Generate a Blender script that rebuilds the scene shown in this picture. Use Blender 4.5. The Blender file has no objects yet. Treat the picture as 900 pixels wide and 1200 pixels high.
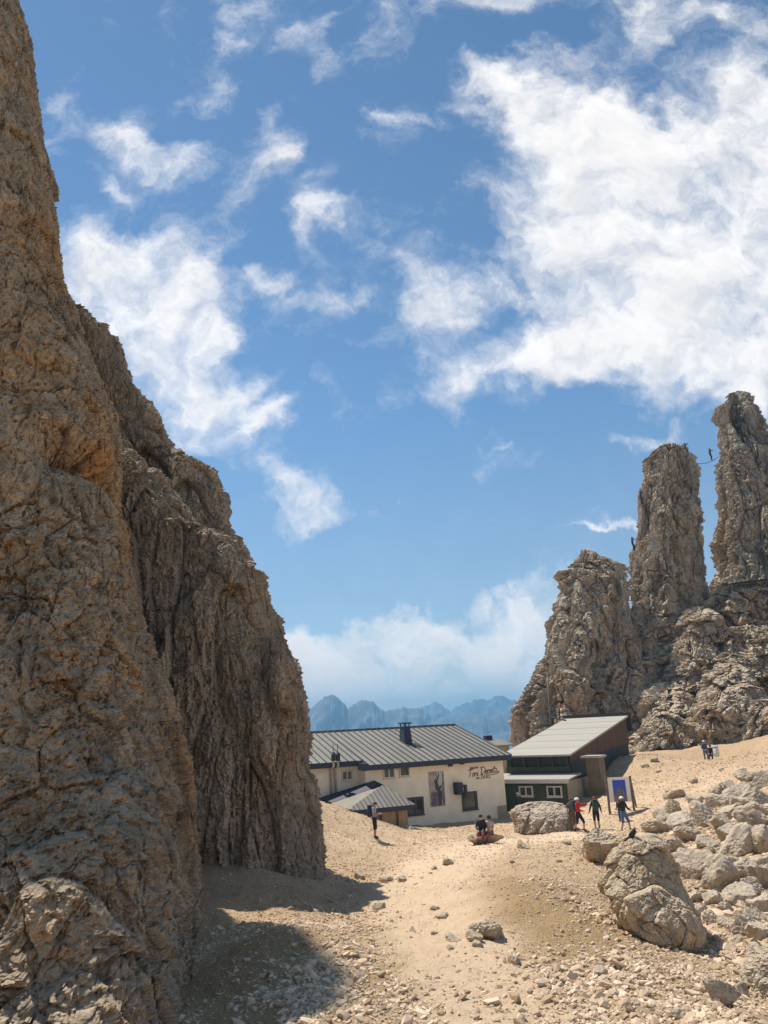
import bpy, bmesh, math, random
import numpy as np
from mathutils import Vector, Matrix

# ------------------------------------------------------------------ camera, world, sun, exposure
C = bpy.context.scene.collection
SC = bpy.context.scene
FOC = 906.0                       # focal length in pixels of the 900 x 1200 photograph
PITCH, ROLL = math.radians(15.4), math.radians(3.0)
cf = np.array([0, math.cos(PITCH), math.sin(PITCH)])
_r0, _u0 = np.array([1., 0, 0]), np.array([0, -math.sin(PITCH), math.cos(PITCH)])
cr = math.cos(ROLL) * _r0 - math.sin(ROLL) * _u0
cu = math.sin(ROLL) * _r0 + math.cos(ROLL) * _u0
cd = bpy.data.cameras.new('camera'); cam = bpy.data.objects.new('camera', cd); C.objects.link(cam)
cd.sensor_fit = 'VERTICAL'; cd.sensor_height = 36; cd.sensor_width = 27; cd.lens = FOC / 1200 * 36
cd.clip_start = 0.1; cd.clip_end = 30000
M = Matrix.Identity(4)
for i in range(3):
    M[i][0], M[i][1], M[i][2] = cr[i], cu[i], -cf[i]
cam.matrix_world = M
SC.camera = cam

SUN_AZ, SUN_EL = math.radians(-43), math.radians(60)      # azimuth measured from +Y, clockwise positive
sun_dir = np.array([math.sin(SUN_AZ) * math.cos(SUN_EL), math.cos(SUN_AZ) * math.cos(SUN_EL), math.sin(SUN_EL)])
sd = bpy.data.lights.new('sun', 'SUN'); sun = bpy.data.objects.new('sun', sd); C.objects.link(sun)
sd.energy = 4.5; sd.angle = math.radians(0.5); sd.color = (1.0, 0.94, 0.85)
sun.rotation_euler = Vector(tuple(-sun_dir)).to_track_quat('-Z', 'Y').to_euler()
sun.location = (0, 0, 60)
SC.view_settings.view_transform = 'Standard'; SC.view_settings.look = 'None'
SC.view_settings.gamma = 1.0; SC.view_settings.exposure = 0.32
SC.view_settings.use_curve_mapping = False
SC.render.engine = 'CYCLES'
SC.cycles.use_denoising = True
SC.cycles.max_bounces = 6; SC.cycles.diffuse_bounces = 3; SC.cycles.volume_bounces = 0
SKY_STRENGTH = 0.105

def ray(px, py):
    d = cf + cr * ((px - 450) / FOC) + cu * ((600 - py) / FOC)
    return d
def at(px, py, y):
    "the point seen at photograph pixel (px, py) whose forward distance is y metres"
    d = ray(px, py)
    return d * (y / d[1])
def proj(p):
    p = np.asarray(p, float)
    return 450 + FOC * (p @ cr) / (p @ cf), 600 - FOC * (p @ cu) / (p @ cf)

# ------------------------------------------------------------------ node helper
class NT:
    def __init__(s, tree): s.t = tree; s.n = tree.nodes; s.l = tree.links
    def add(s, typ, **kw):
        nd = s.n.new(typ)
        for k, v in kw.items(): setattr(nd, k, v)
        return nd
    def put(s, sock, v):
        if hasattr(v, 'is_output') or isinstance(v, bpy.types.NodeSocket): s.l.new(v, sock)
        elif v is not None:
            try: sock.default_value = v
            except Exception: sock.default_value = tuple(v) + (1,) if len(v) == 3 else v
    def math(s, op, a, b=None, c=None, clamp=False):
        nd = s.add('ShaderNodeMath', operation=op, use_clamp=clamp)
        s.put(nd.inputs[0], a)
        if b is not None: s.put(nd.inputs[1], b)
        if c is not None: s.put(nd.inputs[2], c)
        return nd.outputs[0]
    def vmath(s, op, a, b=None, c=None, scale=None):
        nd = s.add('ShaderNodeVectorMath', operation=op)
        s.put(nd.inputs[0], a)
        if b is not None: s.put(nd.inputs[1], b)
        if c is not None: s.put(nd.inputs[2], c)
        if scale is not None: s.put(nd.inputs[3], scale)
        return nd.outputs['Value'] if op in ('LENGTH', 'DOT_PRODUCT') else nd.outputs[0]
    def noise(s, vec, scale, detail=4, rough=0.55, dist=0.0, out=0):
        nd = s.add('ShaderNodeTexNoise')
        s.put(nd.inputs['Vector'], vec); nd.inputs['Scale'].default_value = scale
        nd.inputs['Detail'].default_value = detail; nd.inputs['Roughness'].default_value = rough
        nd.inputs['Distortion'].default_value = dist
        return nd.outputs[out]
    def voro(s, vec, scale, feature='F1', out='Distance'):
        nd = s.add('ShaderNodeTexVoronoi', feature=feature)
        s.put(nd.inputs['Vector'], vec); nd.inputs['Scale'].default_value = scale
        return nd.outputs[out]
    def ramp(s, fac, a, b, lo=0.0, hi=1.0, smooth=True):
        nd = s.add('ShaderNodeMapRange', interpolation_type='SMOOTHSTEP' if smooth else 'LINEAR')
        s.put(nd.inputs['Value'], fac); s.put(nd.inputs['From Min'], a); s.put(nd.inputs['From Max'], b)
        s.put(nd.inputs['To Min'], lo); s.put(nd.inputs['To Max'], hi)
        return nd.outputs['Result']
    def mix(s, fac, a, b, blend='MIX'):
        nd = s.add('ShaderNodeMix', data_type='RGBA', blend_type=blend)
        s.put(nd.inputs['Factor'], fac)
        for k, v in ((6, a), (7, b)):
            if isinstance(v, (tuple, list)): nd.inputs[k].default_value = (*v[:3], 1)
            else: s.l.new(v, nd.inputs[k])
        return nd.outputs[2]
    def scalev(s, vec, sc):
        return s.vmath('MULTIPLY', vec, sc)

# ------------------------------------------------------------------ sky with clouds (by direction, like an HDRI)
def uv_of(px, py):
    d = ray(px, py); return d[0] / d[1], d[2] / d[1]
# cloud lobes: centre x, y, half sizes, tilt (degrees, + = rising to the right), weight
LOBES = [
    (135, 300, 58, 42, 0, 1.0), (112, 350, 36, 55, 0, .9), (205, 345, 52, 52, 0, .95), (180, 425, 52, 50, -35, .8), (232, 470, 48, 40, -35, .75), (245, 355, 20, 50, 0, .55),
    (218, 520, 40, 20, 0, .6), (310, 490, 30, 14, 35, .62), (268, 390, 26, 44, 0, .62), (282, 455, 30, 30, 0, .5), (240, 300, 22, 26, 0, .4),
    (130, 158, 32, 20, -10, .68), (190, 180, 48, 22, -15, .72), (132, 212, 14, 26, 20, .5),
    (328, 186, 34, 24, 10, .95), (290, 222, 24, 16, 30, .75), (388, 244, 46, 18, -15, .58),
    (398, 330, 50, 22, -5, .68), (298, 316, 32, 14, 0, .5), (455, 300, 36, 14, 10, .4), (362, 270, 30, 14, -30, .35),
    (512, 368, 46, 40, -30, .78), (520, 442, 50, 28, 25, .74), (600, 425, 50, 18, 12, .66), (528, 480, 20, 20, 0, .45),
    (640, 115, 90, 40, -12, .95), (572, 86, 38, 16, 10, .66), (720, 180, 110, 66, -15, 1.0), (830, 230, 120, 90, 0, 1.15), (710, 280, 90, 60, 0, .72),
    (850, 360, 100, 80, 0, 1.15), (730, 380, 90, 50, 10, .85), (930, 300, 120, 160, 0, 1.1), (610, 265, 36, 40, 40, .42), (558, 215, 26, 44, -35, .52),
    (590, 330, 36, 26, 0, .42), (640, 395, 46, 30, 0, .6), (670, 430, 45, 16, 20, .5), (885, 440, 60, 30, 0, .8),
    (892, 108, 30, 32, 0, .92), (580, 8, 70, 22, 0, .62), (775, 10, 48, 50, 40, .72), (870, 40, 50, 50, 0, .42), (700, 50, 50, 24, 0, .26),
    (352, 26, 26, 32, -30, .56), (455, 20, 50, 36, 0, .34), (396, 105, 18, 36, 25, .36), (468, 138, 32, 9, -10, .46), (268, 2, 38, 18, 0, .46), (258, 66, 14, 34, -25, .3),
    (388, 600, 50, 26, -42, .52), (322, 555, 18, 26, 20, .46), (352, 615, 34, 44, 0, .34),
    (470, 775, 120, 40, 0, 1.25), (395, 800, 70, 34, 0, 1.0), (590, 775, 66, 36, 0, 1.15), (588, 712, 50, 24, 10, .66), (428, 738, 34, 16, 0, .74), (492, 738, 40, 22, 0, .8),
    (640, 730, 50, 34, 0, .55), (340, 765, 30, 36, 0, .62), (480, 812, 165, 26, 0, .95),
    (740, 502, 40, 10, -3, .66), (690, 628, 50, 4.5, 4, .7), (690, 600, 22, 16, 0, .34), (735, 620, 28, 10, 0, .4), (637, 500, 11, 6, 0, .45), (590, 516, 20, 4, 0, .4),
]
def build_world():
    w = bpy.data.worlds.new('World'); SC.world = w; w.use_nodes = True
    # ---- raw cloud density as a node group
    g = bpy.data.node_groups.new('cloud_density', 'ShaderNodeTree')
    g.interface.new_socket('P', in_out='INPUT', socket_type='NodeSocketVector')
    g.interface.new_socket('raw', in_out='OUTPUT', socket_type='NodeSocketFloat')
    g.interface.new_socket('lit', in_out='OUTPUT', socket_type='NodeSocketFloat')
    t = NT(g)
    gi = t.add('NodeGroupInput'); go = t.add('NodeGroupOutput')
    P = gi.outputs[0]
    w1 = t.vmath('SUBTRACT', t.noise(P, 5.0, 3, .6, out=1), (.5, .5, .5))
    w2 = t.vmath('SUBTRACT', t.noise(P, 17.0, 4, .62, out=1), (.5, .5, .5))
    Q = t.vmath('ADD', P, t.vmath('ADD', t.vmath('SCALE', w1, scale=.16), t.vmath('SCALE', w2, scale=.075)))
    Q1 = t.vmath('MULTIPLY_ADD', Q, (1, 1, 0), (0, 0, 1))
    acc = 0.0
    for (x, y, a, b, rot, wt) in LOBES:
        u, v = uv_of(x, y)
        du = (uv_of(x + a, y)[0] - uv_of(x - a, y)[0]) / 2
        dv = (uv_of(x, y - b)[1] - uv_of(x, y + b)[1]) / 2
        # ellipse: |M (Q - c)|^2 with M = scale * rotate, written as two dot products with (u, v, 1)
        ra = math.radians(rot) + ROLL; ca, sa = math.cos(ra), math.sin(ra)
        A = (ca / du, sa / du, -(ca * u + sa * v) / du); B = (-sa / dv, ca / dv, -(-sa * u + ca * v) / dv)
        # (the lobes are summed one after another; the tiny term only fixes that order)
        Qh = Q1 if not isinstance(acc, bpy.types.NodeSocket) else t.vmath('MULTIPLY_ADD', acc, (0, 0, 1e-7), Q1)
        d1 = t.vmath('DOT_PRODUCT', Qh, A); d2 = t.vmath('DOT_PRODUCT', Qh, B)
        d2 = t.math('MULTIPLY_ADD', d1, d1, t.math('MULTIPLY', d2, d2))
        e = t.math('POWER', .42, d2)
        acc = t.math('MULTIPLY_ADD', e, wt, acc)
    soft = t.math('MINIMUM', acc, 1.1)
    fb = t.noise(Q, 9.0, 8, .59)
    fb2 = t.noise(t.vmath('ADD', P, (3.1, 1.7, .4)), 2.8, 4, .6)
    raw = t.math('MULTIPLY_ADD', t.math('SUBTRACT', fb, .5), 2.5, soft)
    raw = t.math('MULTIPLY_ADD', t.math('SUBTRACT', fb2, .5), .7, raw)
    # the same billows a little nearer the sun: where they are denser the cloud is in its own shade
    fbs = t.noise(t.vmath('ADD', Q, (-.016, .034, 1e-6)), 9.0, 4, .6)
    t.l.new(raw, go.inputs[0]); t.l.new(t.math('SUBTRACT', fbs, fb), go.inputs[1])
    # ---- world tree
    tr = NT(w.node_tree); w.node_tree.nodes.clear()
    tc = tr.add('ShaderNodeTexCoord')
    D = tc.outputs['Generated']
    sep = tr.add('ShaderNodeSeparateXYZ'); tr.l.new(D, sep.inputs[0])
    yy = tr.math('MAXIMUM', tr.math('ABSOLUTE', sep.outputs[1]), .22)
    cmb = tr.add('ShaderNodeCombineXYZ')
    tr.put(cmb.inputs[0], tr.math('DIVIDE', sep.outputs[0], yy)); tr.put(cmb.inputs[1], tr.math('DIVIDE', sep.outputs[2], yy))
    Pw = cmb.outputs[0]
    nd = tr.add('ShaderNodeGroup'); nd.node_tree = g; tr.l.new(Pw, nd.inputs[0])
    raw, dif = nd.outputs[0], nd.outputs[1]
    dens = tr.ramp(raw, .06, 1.46)
    dens = tr.math('MAXIMUM', dens, tr.ramp(sep.outputs[2], 0, .42, .18, 0))
    dens = tr.math('MULTIPLY', dens, tr.ramp(sep.outputs[2], -.005, .03))
    shade = tr.ramp(dif, -.22, .30)
    thick = tr.ramp(raw, .8, 1.8)
    grey = tr.math('ADD', tr.math('MULTIPLY', shade, .55), tr.math('MULTIPLY', thick, .42), clamp=True)
    ccol = tr.mix(grey, (1.0, .97, .94), (.52, .525, .55))
    sky = tr.add('ShaderNodeTexSky', sky_type='NISHITA')
    sky.sun_disc = False; sky.sun_elevation = SUN_EL; sky.sun_rotation = SUN_AZ
    sky.altitude = 2680; sky.air_density = 1.0; sky.dust_density = .25; sky.ozone_density = 2.0
    skyc = tr.mix(1.0, sky.outputs[0], (.95, 1.16, 1.13), 'MULTIPLY')
    skyc = tr.vmath('SCALE', skyc, scale=tr.ramp(sep.outputs[2], 0, .42, .66, 1.0))
    cl = tr.vmath('SCALE', ccol, scale=9.5)
    col = tr.mix(dens, skyc, cl)
    bg = tr.add('ShaderNodeBackground'); tr.l.new(col, bg.inputs[0]); bg.inputs[1].default_value = SKY_STRENGTH
    out = tr.add('ShaderNodeOutputWorld'); tr.l.new(bg.outputs[0], out.inputs[0])
build_world()

# ------------------------------------------------------------------ numpy noise
def _hash(ix, iy, iz, seed):
    h = (ix.astype(np.int64) * 374761393 + iy.astype(np.int64) * 668265263 + iz.astype(np.int64) * 2147483647 + seed * 974711) & 0xFFFFFFFF
    h = ((h ^ (h >> 13)) * 1274126177) & 0xFFFFFFFF
    h = ((h ^ (h >> 16)) * 2246822519) & 0xFFFFFFFF
    return (h ^ (h >> 15)) & 0xFFFFFFFF
_G = np.array([[1,1,0],[-1,1,0],[1,-1,0],[-1,-1,0],[1,0,1],[-1,0,1],[1,0,-1],[-1,0,-1],[0,1,1],[0,-1,1],[0,1,-1],[0,-1,-1],[1,1,0],[-1,1,0],[0,-1,1],[0,-1,-1]], np.float32)
def perlin(p, seed=0):
    i = np.floor(p); f = (p - i).astype(np.float32); i = i.astype(np.int64)
    u = f * f * f * (f * (f * 6 - 15) + 10)
    r = np.zeros(len(p), np.float32)
    for dx in (0, 1):
        wx = u[:, 0] if dx else 1 - u[:, 0]
        for dy in (0, 1):
            wy = u[:, 1] if dy else 1 - u[:, 1]
            for dz in (0, 1):
                wz = u[:, 2] if dz else 1 - u[:, 2]
                g = _G[_hash(i[:, 0] + dx, i[:, 1] + dy, i[:, 2] + dz, seed) & 15]
                r += wx * wy * wz * (g[:, 0] * (f[:, 0] - dx) + g[:, 1] * (f[:, 1] - dy) + g[:, 2] * (f[:, 2] - dz))
    return r
def fbm(p, octaves=4, gain=.5, seed=0, ridged=False):
    r = np.zeros(len(p), np.float32); a = 1.0; q = np.array(p, float)
    for o in range(octaves):
        n = perlin(q, seed + o * 17)
        r += a * ((1 - 2 * np.abs(n)) - .5 if ridged else n)
        q = q * 2.03 + 11.7; a *= gain
    return r
def worley(p, seed=0, facet=False):
    "F1, F2 and the random value of the nearest cell; with facet also a tilted plane per cell (-1..1)"
    i = np.floor(p).astype(np.int64)
    f1 = np.full(len(p), 9., np.float32); f2 = f1.copy(); cid = np.zeros(len(p), np.float32); fc = np.zeros(len(p), np.float32)
    for dx in (-1, 0, 1):
        for dy in (-1, 0, 1):
            for dz in (-1, 0, 1):
                c = i + (dx, dy, dz)
                h = _hash(c[:, 0], c[:, 1], c[:, 2], seed)
                q = np.stack([(h & 1023) / 1023., ((h >> 10) & 1023) / 1023., ((h >> 20) & 1023) / 1023.], 1)
                e = p - c - q
                d = np.sqrt((e ** 2).sum(1)).astype(np.float32)
                v = ((h >> 5) & 4095) / 4095.
                n = d < f1
                f2 = np.where(n, f1, np.minimum(f2, d)); cid = np.where(n, v, cid); f1 = np.where(n, d, f1)
                if facet:
                    g = (((h >> 3) & 255) / 127.5 - 1) * e[:, 0] + (((h >> 11) & 255) / 127.5 - 1) * e[:, 1] + (((h >> 17) & 255) / 127.5 - 1) * e[:, 2]
                    fc = np.where(n, g, fc)
    return (f1, f2, cid, fc) if facet else (f1, f2, cid)
def sstep(a, b, x):
    t = np.clip((x - a) / (b - a), 0, 1); return t * t * (3 - 2 * t)

# ------------------------------------------------------------------ object helpers
def tag(o, label=None, cat=None, group=None, kind=None):
    if label: o['label'] = label
    if cat: o['category'] = cat
    if group: o['group'] = group
    if kind: o['kind'] = kind
    return o
def link(o, parent=None):
    C.objects.link(o)
    if parent is not None: o.parent = parent
    return o
def empty(name, loc, rz=0.0):
    o = bpy.data.objects.new(name, None); C.objects.link(o)
    o.location = tuple(float(v) for v in loc); o.rotation_euler = (0, 0, rz); o.empty_display_size = .3
    return o
def mesh_np(name, verts, faces, mat, parent=None, loc=(0, 0, 0), smooth=False, quads=True, attrs=None):
    me = bpy.data.meshes.new(name)
    verts = np.asarray(verts, np.float32); faces = np.asarray(faces, np.int32)
    k = faces.shape[1]; n = len(faces)
    me.vertices.add(len(verts)); me.vertices.foreach_set('co', (verts - np.asarray(loc, np.float32)).ravel())
    me.loops.add(n * k); me.loops.foreach_set('vertex_index', faces.ravel())
    me.polygons.add(n); me.polygons.foreach_set('loop_start', np.arange(0, n * k, k, dtype=np.int32))
    me.polygons.foreach_set('loop_total', np.full(n, k, np.int32))
    me.polygons.foreach_set('use_smooth', np.full(n, smooth, bool))
    if attrs:
        for an, av in attrs.items():
            a = me.attributes.new(an, 'FLOAT', 'POINT'); a.data.foreach_set('value', np.asarray(av, np.float32))
    me.update(calc_edges=True); me.validate()
    for m in (mat if isinstance(mat, (list, tuple)) else [mat]): me.materials.append(m)
    o = bpy.data.objects.new(name, me); link(o, parent); o.location = tuple(float(v) for v in loc)
    return o
class MB:
    "collects boxes, prisms and tubes in one mesh"
    def __init__(s): s.v = []; s.f = []; s.m = []
    def poly(s, pts, faces, mi=0):
        b = len(s.v); s.v += [tuple(float(c) for c in p) for p in pts]
        for f in faces: s.f.append([b + i for i in f]); s.m.append(mi)
    def hexa(s, p, mi=0):
        "eight corners: bottom 0-3 counter-clockwise, top 4-7"
        s.poly(p, [(3, 2, 1, 0), (4, 5, 6, 7), (0, 1, 5, 4), (1, 2, 6, 5), (2, 3, 7, 6), (3, 0, 4, 7)], mi)
    def box(s, x0, x1, y0, y1, z0, z1, mi=0):
        s.hexa([(x0, y0, z0), (x1, y0, z0), (x1, y1, z0), (x0, y1, z0), (x0, y0, z1), (x1, y0, z1), (x1, y1, z1), (x0, y1, z1)], mi)
    def slab(s, quad, th, mi=0):
        "a sheet of thickness th hanging under four top corners (counter-clockwise from above)"
        q = [Vector(p) for p in quad]; n = (q[1] - q[0]).cross(q[3] - q[0]).normalized()
        if n.z < 0: n = -n
        s.hexa([tuple(p - n * th) for p in q] + [tuple(p) for p in q], mi)
    def tube(s, pts, r, seg=8, mi=0, r1=None):
        pts = [Vector(p) for p in pts]; n = len(pts); rings = []
        for i, p in enumerate(pts):
            d = (pts[min(i + 1, n - 1)] - pts[max(i - 1, 0)]).normalized()
            a = d.cross(Vector((0, 0, 1)));  a = d.cross(Vector((1, 0, 0))) if a.length < .05 else a
            a.normalize(); b = d.cross(a)
            rr = r if r1 is None else r + (r1 - r) * i / max(1, n - 1)
            rings.append([p + (a * math.cos(t) + b * math.sin(t)) * rr for t in [2 * math.pi * k / seg for k in range(seg)]])
        fs = [[i * seg + k, i * seg + (k + 1) % seg, (i + 1) * seg + (k + 1) % seg, (i + 1) * seg + k] for i in range(n - 1) for k in range(seg)]
        fs += [list(range(seg))[::-1], [(n - 1) * seg + k for k in range(seg)]]
        s.poly([q for rg in rings for q in rg], fs, mi)
    def build(s, name, mats, parent=None, loc=(0, 0, 0), bevel=0, smooth=False):
        me = bpy.data.meshes.new(name)
        me.from_pydata([tuple(np.array(p) - np.array(loc)) for p in s.v], [], s.f)
        for m in (mats if isinstance(mats, (list, tuple)) else [mats]): me.materials.append(m)
        me.polygons.foreach_set('material_index', s.m)
        bm = bmesh.new(); bm.from_mesh(me)
        bmesh.ops.recalc_face_normals(bm, faces=bm.faces)
        if bevel: bmesh.ops.bevel(bm, geom=[e for e in bm.edges], offset=bevel, segments=1, affect='EDGES', clamp_overlap=True)
        if smooth:
            for f in bm.faces: f.smooth = True
        bm.to_mesh(me); bm.free(); me.update()
        o = bpy.data.objects.new(name, me); link(o, parent); o.location = loc
        return o

# ------------------------------------------------------------------ materials
def new_mat(name):
    m = bpy.data.materials.new(name); m.use_nodes = True
    t = NT(m.node_tree); b = m.node_tree.nodes['Principled BSDF']
    return m, t, b
def plain(name, col, rough=.6, metal=0.0, var=.12, scale=6.0, bump=0.0, bscale=40.0, stretch=(1, 1, 1)):
    m, t, b = new_mat(name)
    tc = t.add('ShaderNodeTexCoord'); vec = t.scalev(tc.outputs['Object'], stretch)
    n = t.noise(vec, scale, 5, .6)
    f = t.ramp(n, .3, .7, 1 - var, 1 + var)
    c = t.vmath('SCALE', tuple(col), scale=f)
    t.l.new(c, b.inputs['Base Color'])
    b.inputs['Roughness'].default_value = rough; b.inputs['Metallic'].default_value = metal
    if bump:
        bp = t.add('ShaderNodeBump'); bp.inputs['Strength'].default_value = bump; bp.inputs['Distance'].default_value = .02
        t.l.new(t.noise(vec, bscale, 4, .6), bp.inputs['Height']); t.l.new(bp.outputs[0], b.inputs['Normal'])
    return m
def rock_mat(name, grey, ochre, dark, s=1.0, ochre_amt=.5, streak=.6, ledge=(.50, .43, .33), ledge_amt=.6, bump=1.0, smoothface=None):
    "limestone: grey and ochre patches, dark water streaks, pale debris on ledges; s = metres of the main feature"
    m, t, b = new_mat(name)
    tc = t.add('ShaderNodeTexCoord'); O = tc.outputs['Object']
    geo = t.add('ShaderNodeNewGeometry')
    sepn = t.add('ShaderNodeSeparateXYZ'); t.l.new(geo.outputs['Normal'], sepn.inputs[0])
    big = t.noise(t.scalev(O, (1, 1, .6)), .22 / s, 5, .6, .4)
    mid = t.noise(t.scalev(O, (1, 1, .38)), 1.3 / s, 7, .68, .3)
    fine = t.noise(t.scalev(O, (1, 1, .5)), 7.5 / s, 6, .72)
    strk = t.noise(t.scalev(O, (1, 1, .10)), 1.1 / s, 6, .65, .5)
    c = t.mix(t.ramp(mid, .32, .68), tuple(v * .72 for v in grey), tuple(min(1, v * 1.22) for v in grey))
    oc = t.math('MULTIPLY', t.ramp(big, .46, .66), ochre_amt)
    c = t.mix(oc, c, ochre)
    c = t.mix(t.math('MULTIPLY', t.ramp(strk, .52, .68), streak), c, dark)
    c = t.mix(t.math('MULTIPLY', t.ramp(fine, .53, .68), .75), c, dark)
    c = t.mix(t.math('MULTIPLY', t.ramp(fine, .30, .44, 1, 0), .35), c, tuple(min(1, v * 1.5) for v in grey))
    micro = t.noise(O, 34.0 / s, 4, .7)
    c = t.vmath('SCALE', c, scale=t.ramp(micro, .32, .68, .74, 1.22))
    led = t.math('MULTIPLY', t.ramp(t.math('MULTIPLY_ADD', t.math('SUBTRACT', mid, .5), .5, sepn.outputs[2]), .50, .82), ledge_amt)
    c = t.mix(led, c, ledge)
    t.l.new(c, b.inputs['Base Color'])
    b.inputs['Roughness'].default_value = .92; b.inputs['Specular IOR Level'].default_value = .15
    h = t.math('ADD', t.math('MULTIPLY', mid, .8), t.math('MULTIPLY', fine, .45))
    vr = t.voro(t.scalev(O, (1, 1, .55)), 3.2 / s, 'DISTANCE_TO_EDGE')
    h = t.math('ADD', h, t.math('MULTIPLY', t.ramp(vr, 0, .12), .28))
    h = t.math('ADD', h, t.math('MULTIPLY', micro, .10))
    bp = t.add('ShaderNodeBump'); bp.inputs['Strength'].default_value = .8 * bump; bp.inputs['Distance'].default_value = .22 * s
    t.l.new(h, bp.inputs['Height']); t.l.new(bp.outputs[0], b.inputs['Normal'])
    return m
GREY, OCHRE, DARK = (.40, .345, .27), (.43, .29, .155), (.13, .112, .092)
MAT_CLIFF = rock_mat('cliff_limestone', (.53, .39, .25), (.60, .36, .17), DARK, 1.0, .9, .5, ledge_amt=.3)
MAT_TOWER = rock_mat('tower_limestone', (.48, .39, .29), (.52, .34, .19), DARK, 1.2, .55, .45, ledge_amt=.35)
MAT_SPIRE = rock_mat('pinnacle_limestone', (.56, .45, .33), (.60, .39, .21), (.12, .10, .085), 3.0, .7, .65, ledge=(.56, .46, .33), ledge_amt=.6)
MAT_SLOPE = rock_mat('hillside_limestone', (.64, .515, .375), (.64, .43, .24), (.16, .13, .10), 2.2, .65, .5, ledge=(.62, .49, .345), ledge_amt=.85)
MAT_BOULDER = rock_mat('boulder_limestone', (.47, .38, .27), (.44, .29, .145), (.15, .12, .09), .45, .6, .3, ledge=(.54, .45, .34), ledge_amt=.4, bump=.4)
MAT_RUBBLE = rock_mat('rubble_limestone', (.47, .385, .285), (.46, .32, .19), (.17, .14, .105), .35, .35, .3, ledge=(.58, .48, .36), ledge_amt=.4, bump=.35)

# ------------------------------------------------------------------ terrain height
CP = [  # pixel x, pixel y, forward distance
    (560, 1200, 8.5), (440, 1200, 8.6), (330, 1200, 8.9), (510, 1120, 12), (400, 1120, 12.2), (490, 1070, 16.5), (480, 1040, 21), (520, 1010, 28), (560, 985, 38), (500, 990, 38),
    (440, 986, 39), (600, 1000, 33), (650, 985, 39), (480, 968, 49), (594, 959, 51.5), (540, 964, 50), (650, 1050, 19), (600, 1060, 17.5), (640, 1110, 12.5), (620, 1030, 23),
    (680, 1020, 25), (690, 975, 41), (735, 975, 42), (668, 948, 52.5), (730, 951, 46), (668, 1200, 8.3), (760, 1118, 11.8), (700, 1065, 16.5), (800, 1165, 9.6),
    (800, 1112, 14.5), (845, 1112, 14.2), (860, 1150, 11.6), (900, 1200, 8.8), (800, 1040, 20), (870, 1075, 16.5), (830, 1010, 24), (790, 965, 37), (840, 950, 37), (895, 950, 31), (895, 1010, 22),
    (800, 905, 54), (745, 885, 61), (832, 893, 62), (900, 866, 62), (780, 880, 66), (720, 915, 57), (688, 932, 55), (705, 918, 58), (732, 886, 63),
    (378, 1040, 23), (300, 1012, 21.8), (218, 1004, 21.8), (280, 1100, 13), (215, 1155, 10.6), (330, 1060, 18.5), (420, 1010, 31), (385, 975, 36.5), (372, 940, 41.3), (392, 948, 41.6), (412, 955, 41.9), (440, 963.5, 42.4), (468, 970.5, 43.4), (425, 972, 40), (350, 1120, 12.2), (385, 1010, 29)]
_cpw = [at(*c) for c in CP] + [np.array(p, float) for p in [
    (0, 0, -1.75), (3, 3, -2.0), (-3, 3, -2.2), (-4, 6.5, -3.1), (-3.4, 8.5, -3.3), (0, -12, -.6), (-14, -10, 0), (16, -10, -.8), (-12, 12, -3.0), (-14, 26, -2.0), (-14, 44, -1.2), (-8, 62, -6),
    (20, 12, -2.0), (26, 30, -.8), (36, 50, -.6), (46, 75, -.5), (30, 75, -3.2), (0, 70, -7.5), (10, 75, -6), (18, 66, -3.5)]]
_cpw = np.array(_cpw); _cx = _cpw[:, :2]
def _phi(r): return np.sqrt(r * r + 2.2 ** 2)
_n = len(_cx)
_A = np.zeros((_n + 3, _n + 3)); _A[:_n, :_n] = _phi(np.linalg.norm(_cx[:, None] - _cx[None], axis=2)) ; _A[:_n, :_n] += -np.eye(_n) * .12
_A[:_n, _n] = 1; _A[:_n, _n + 1:] = _cx; _A[_n, :_n] = 1; _A[_n + 1:, :_n] = _cx.T
_sol = np.linalg.solve(_A, np.concatenate([_cpw[:, 2], np.zeros(3)]))
MOUND = at(632, 1062, 17)[:2]
def ground_base(xy):
    xy = np.asarray(xy, float).reshape(-1, 2); out = np.empty(len(xy))
    for k in range(0, len(xy), 40000):
        q = xy[k:k + 40000]
        out[k:k + 40000] = _phi(np.linalg.norm(q[:, None] - _cx[None], axis=2)) @ _sol[:_n] + _sol[_n] + q @ _sol[_n + 1:]
    r = np.linalg.norm(xy, axis=1)
    near = np.clip(out, -30, 30)
    d = xy - MOUND; near = near + .42 * np.exp(-(d[:, 0] / 1.5) ** 2 - (d[:, 1] / 3.2) ** 2)
    far = -20 - 330 * sstep(60, 900, r)
    # steep drop behind the saddle, gentle elsewhere
    t = sstep(72, 160, r)
    return near * (1 - t) + far * t
def ground_z(xy, detail=True):
    xy = np.asarray(xy, float).reshape(-1, 2); z = ground_base(xy)
    if detail:
        r = np.linalg.norm(xy, axis=1)
        p = np.column_stack([xy, np.zeros(len(xy))])
        a = 1 - sstep(90, 400, r)
        z = z + a * (.16 * fbm(p * .35, 3, .5, 5) + .05 * fbm(p * 1.7, 3, .55, 9) + .022 * fbm(p * 7.0, 3, .6, 13))
        z = z + (1 - a) * 18 * fbm(p * .006, 5, .5, 21)
    return z
def gz(x, y): return float(ground_z([(x, y)])[0])
def on_ground(px, py, y0=30.0):
    "where the line of sight through a pixel meets the terrain"
    d = ray(px, py); ys = np.geomspace(3, 85, 900)
    P = d[None] * (ys / d[1])[:, None]
    dz = P[:, 2] - ground_z(P[:, :2])
    k = np.argmax(dz < 0) if (dz < 0).any() else np.argmin(np.abs(dz))
    return P[k]

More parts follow.
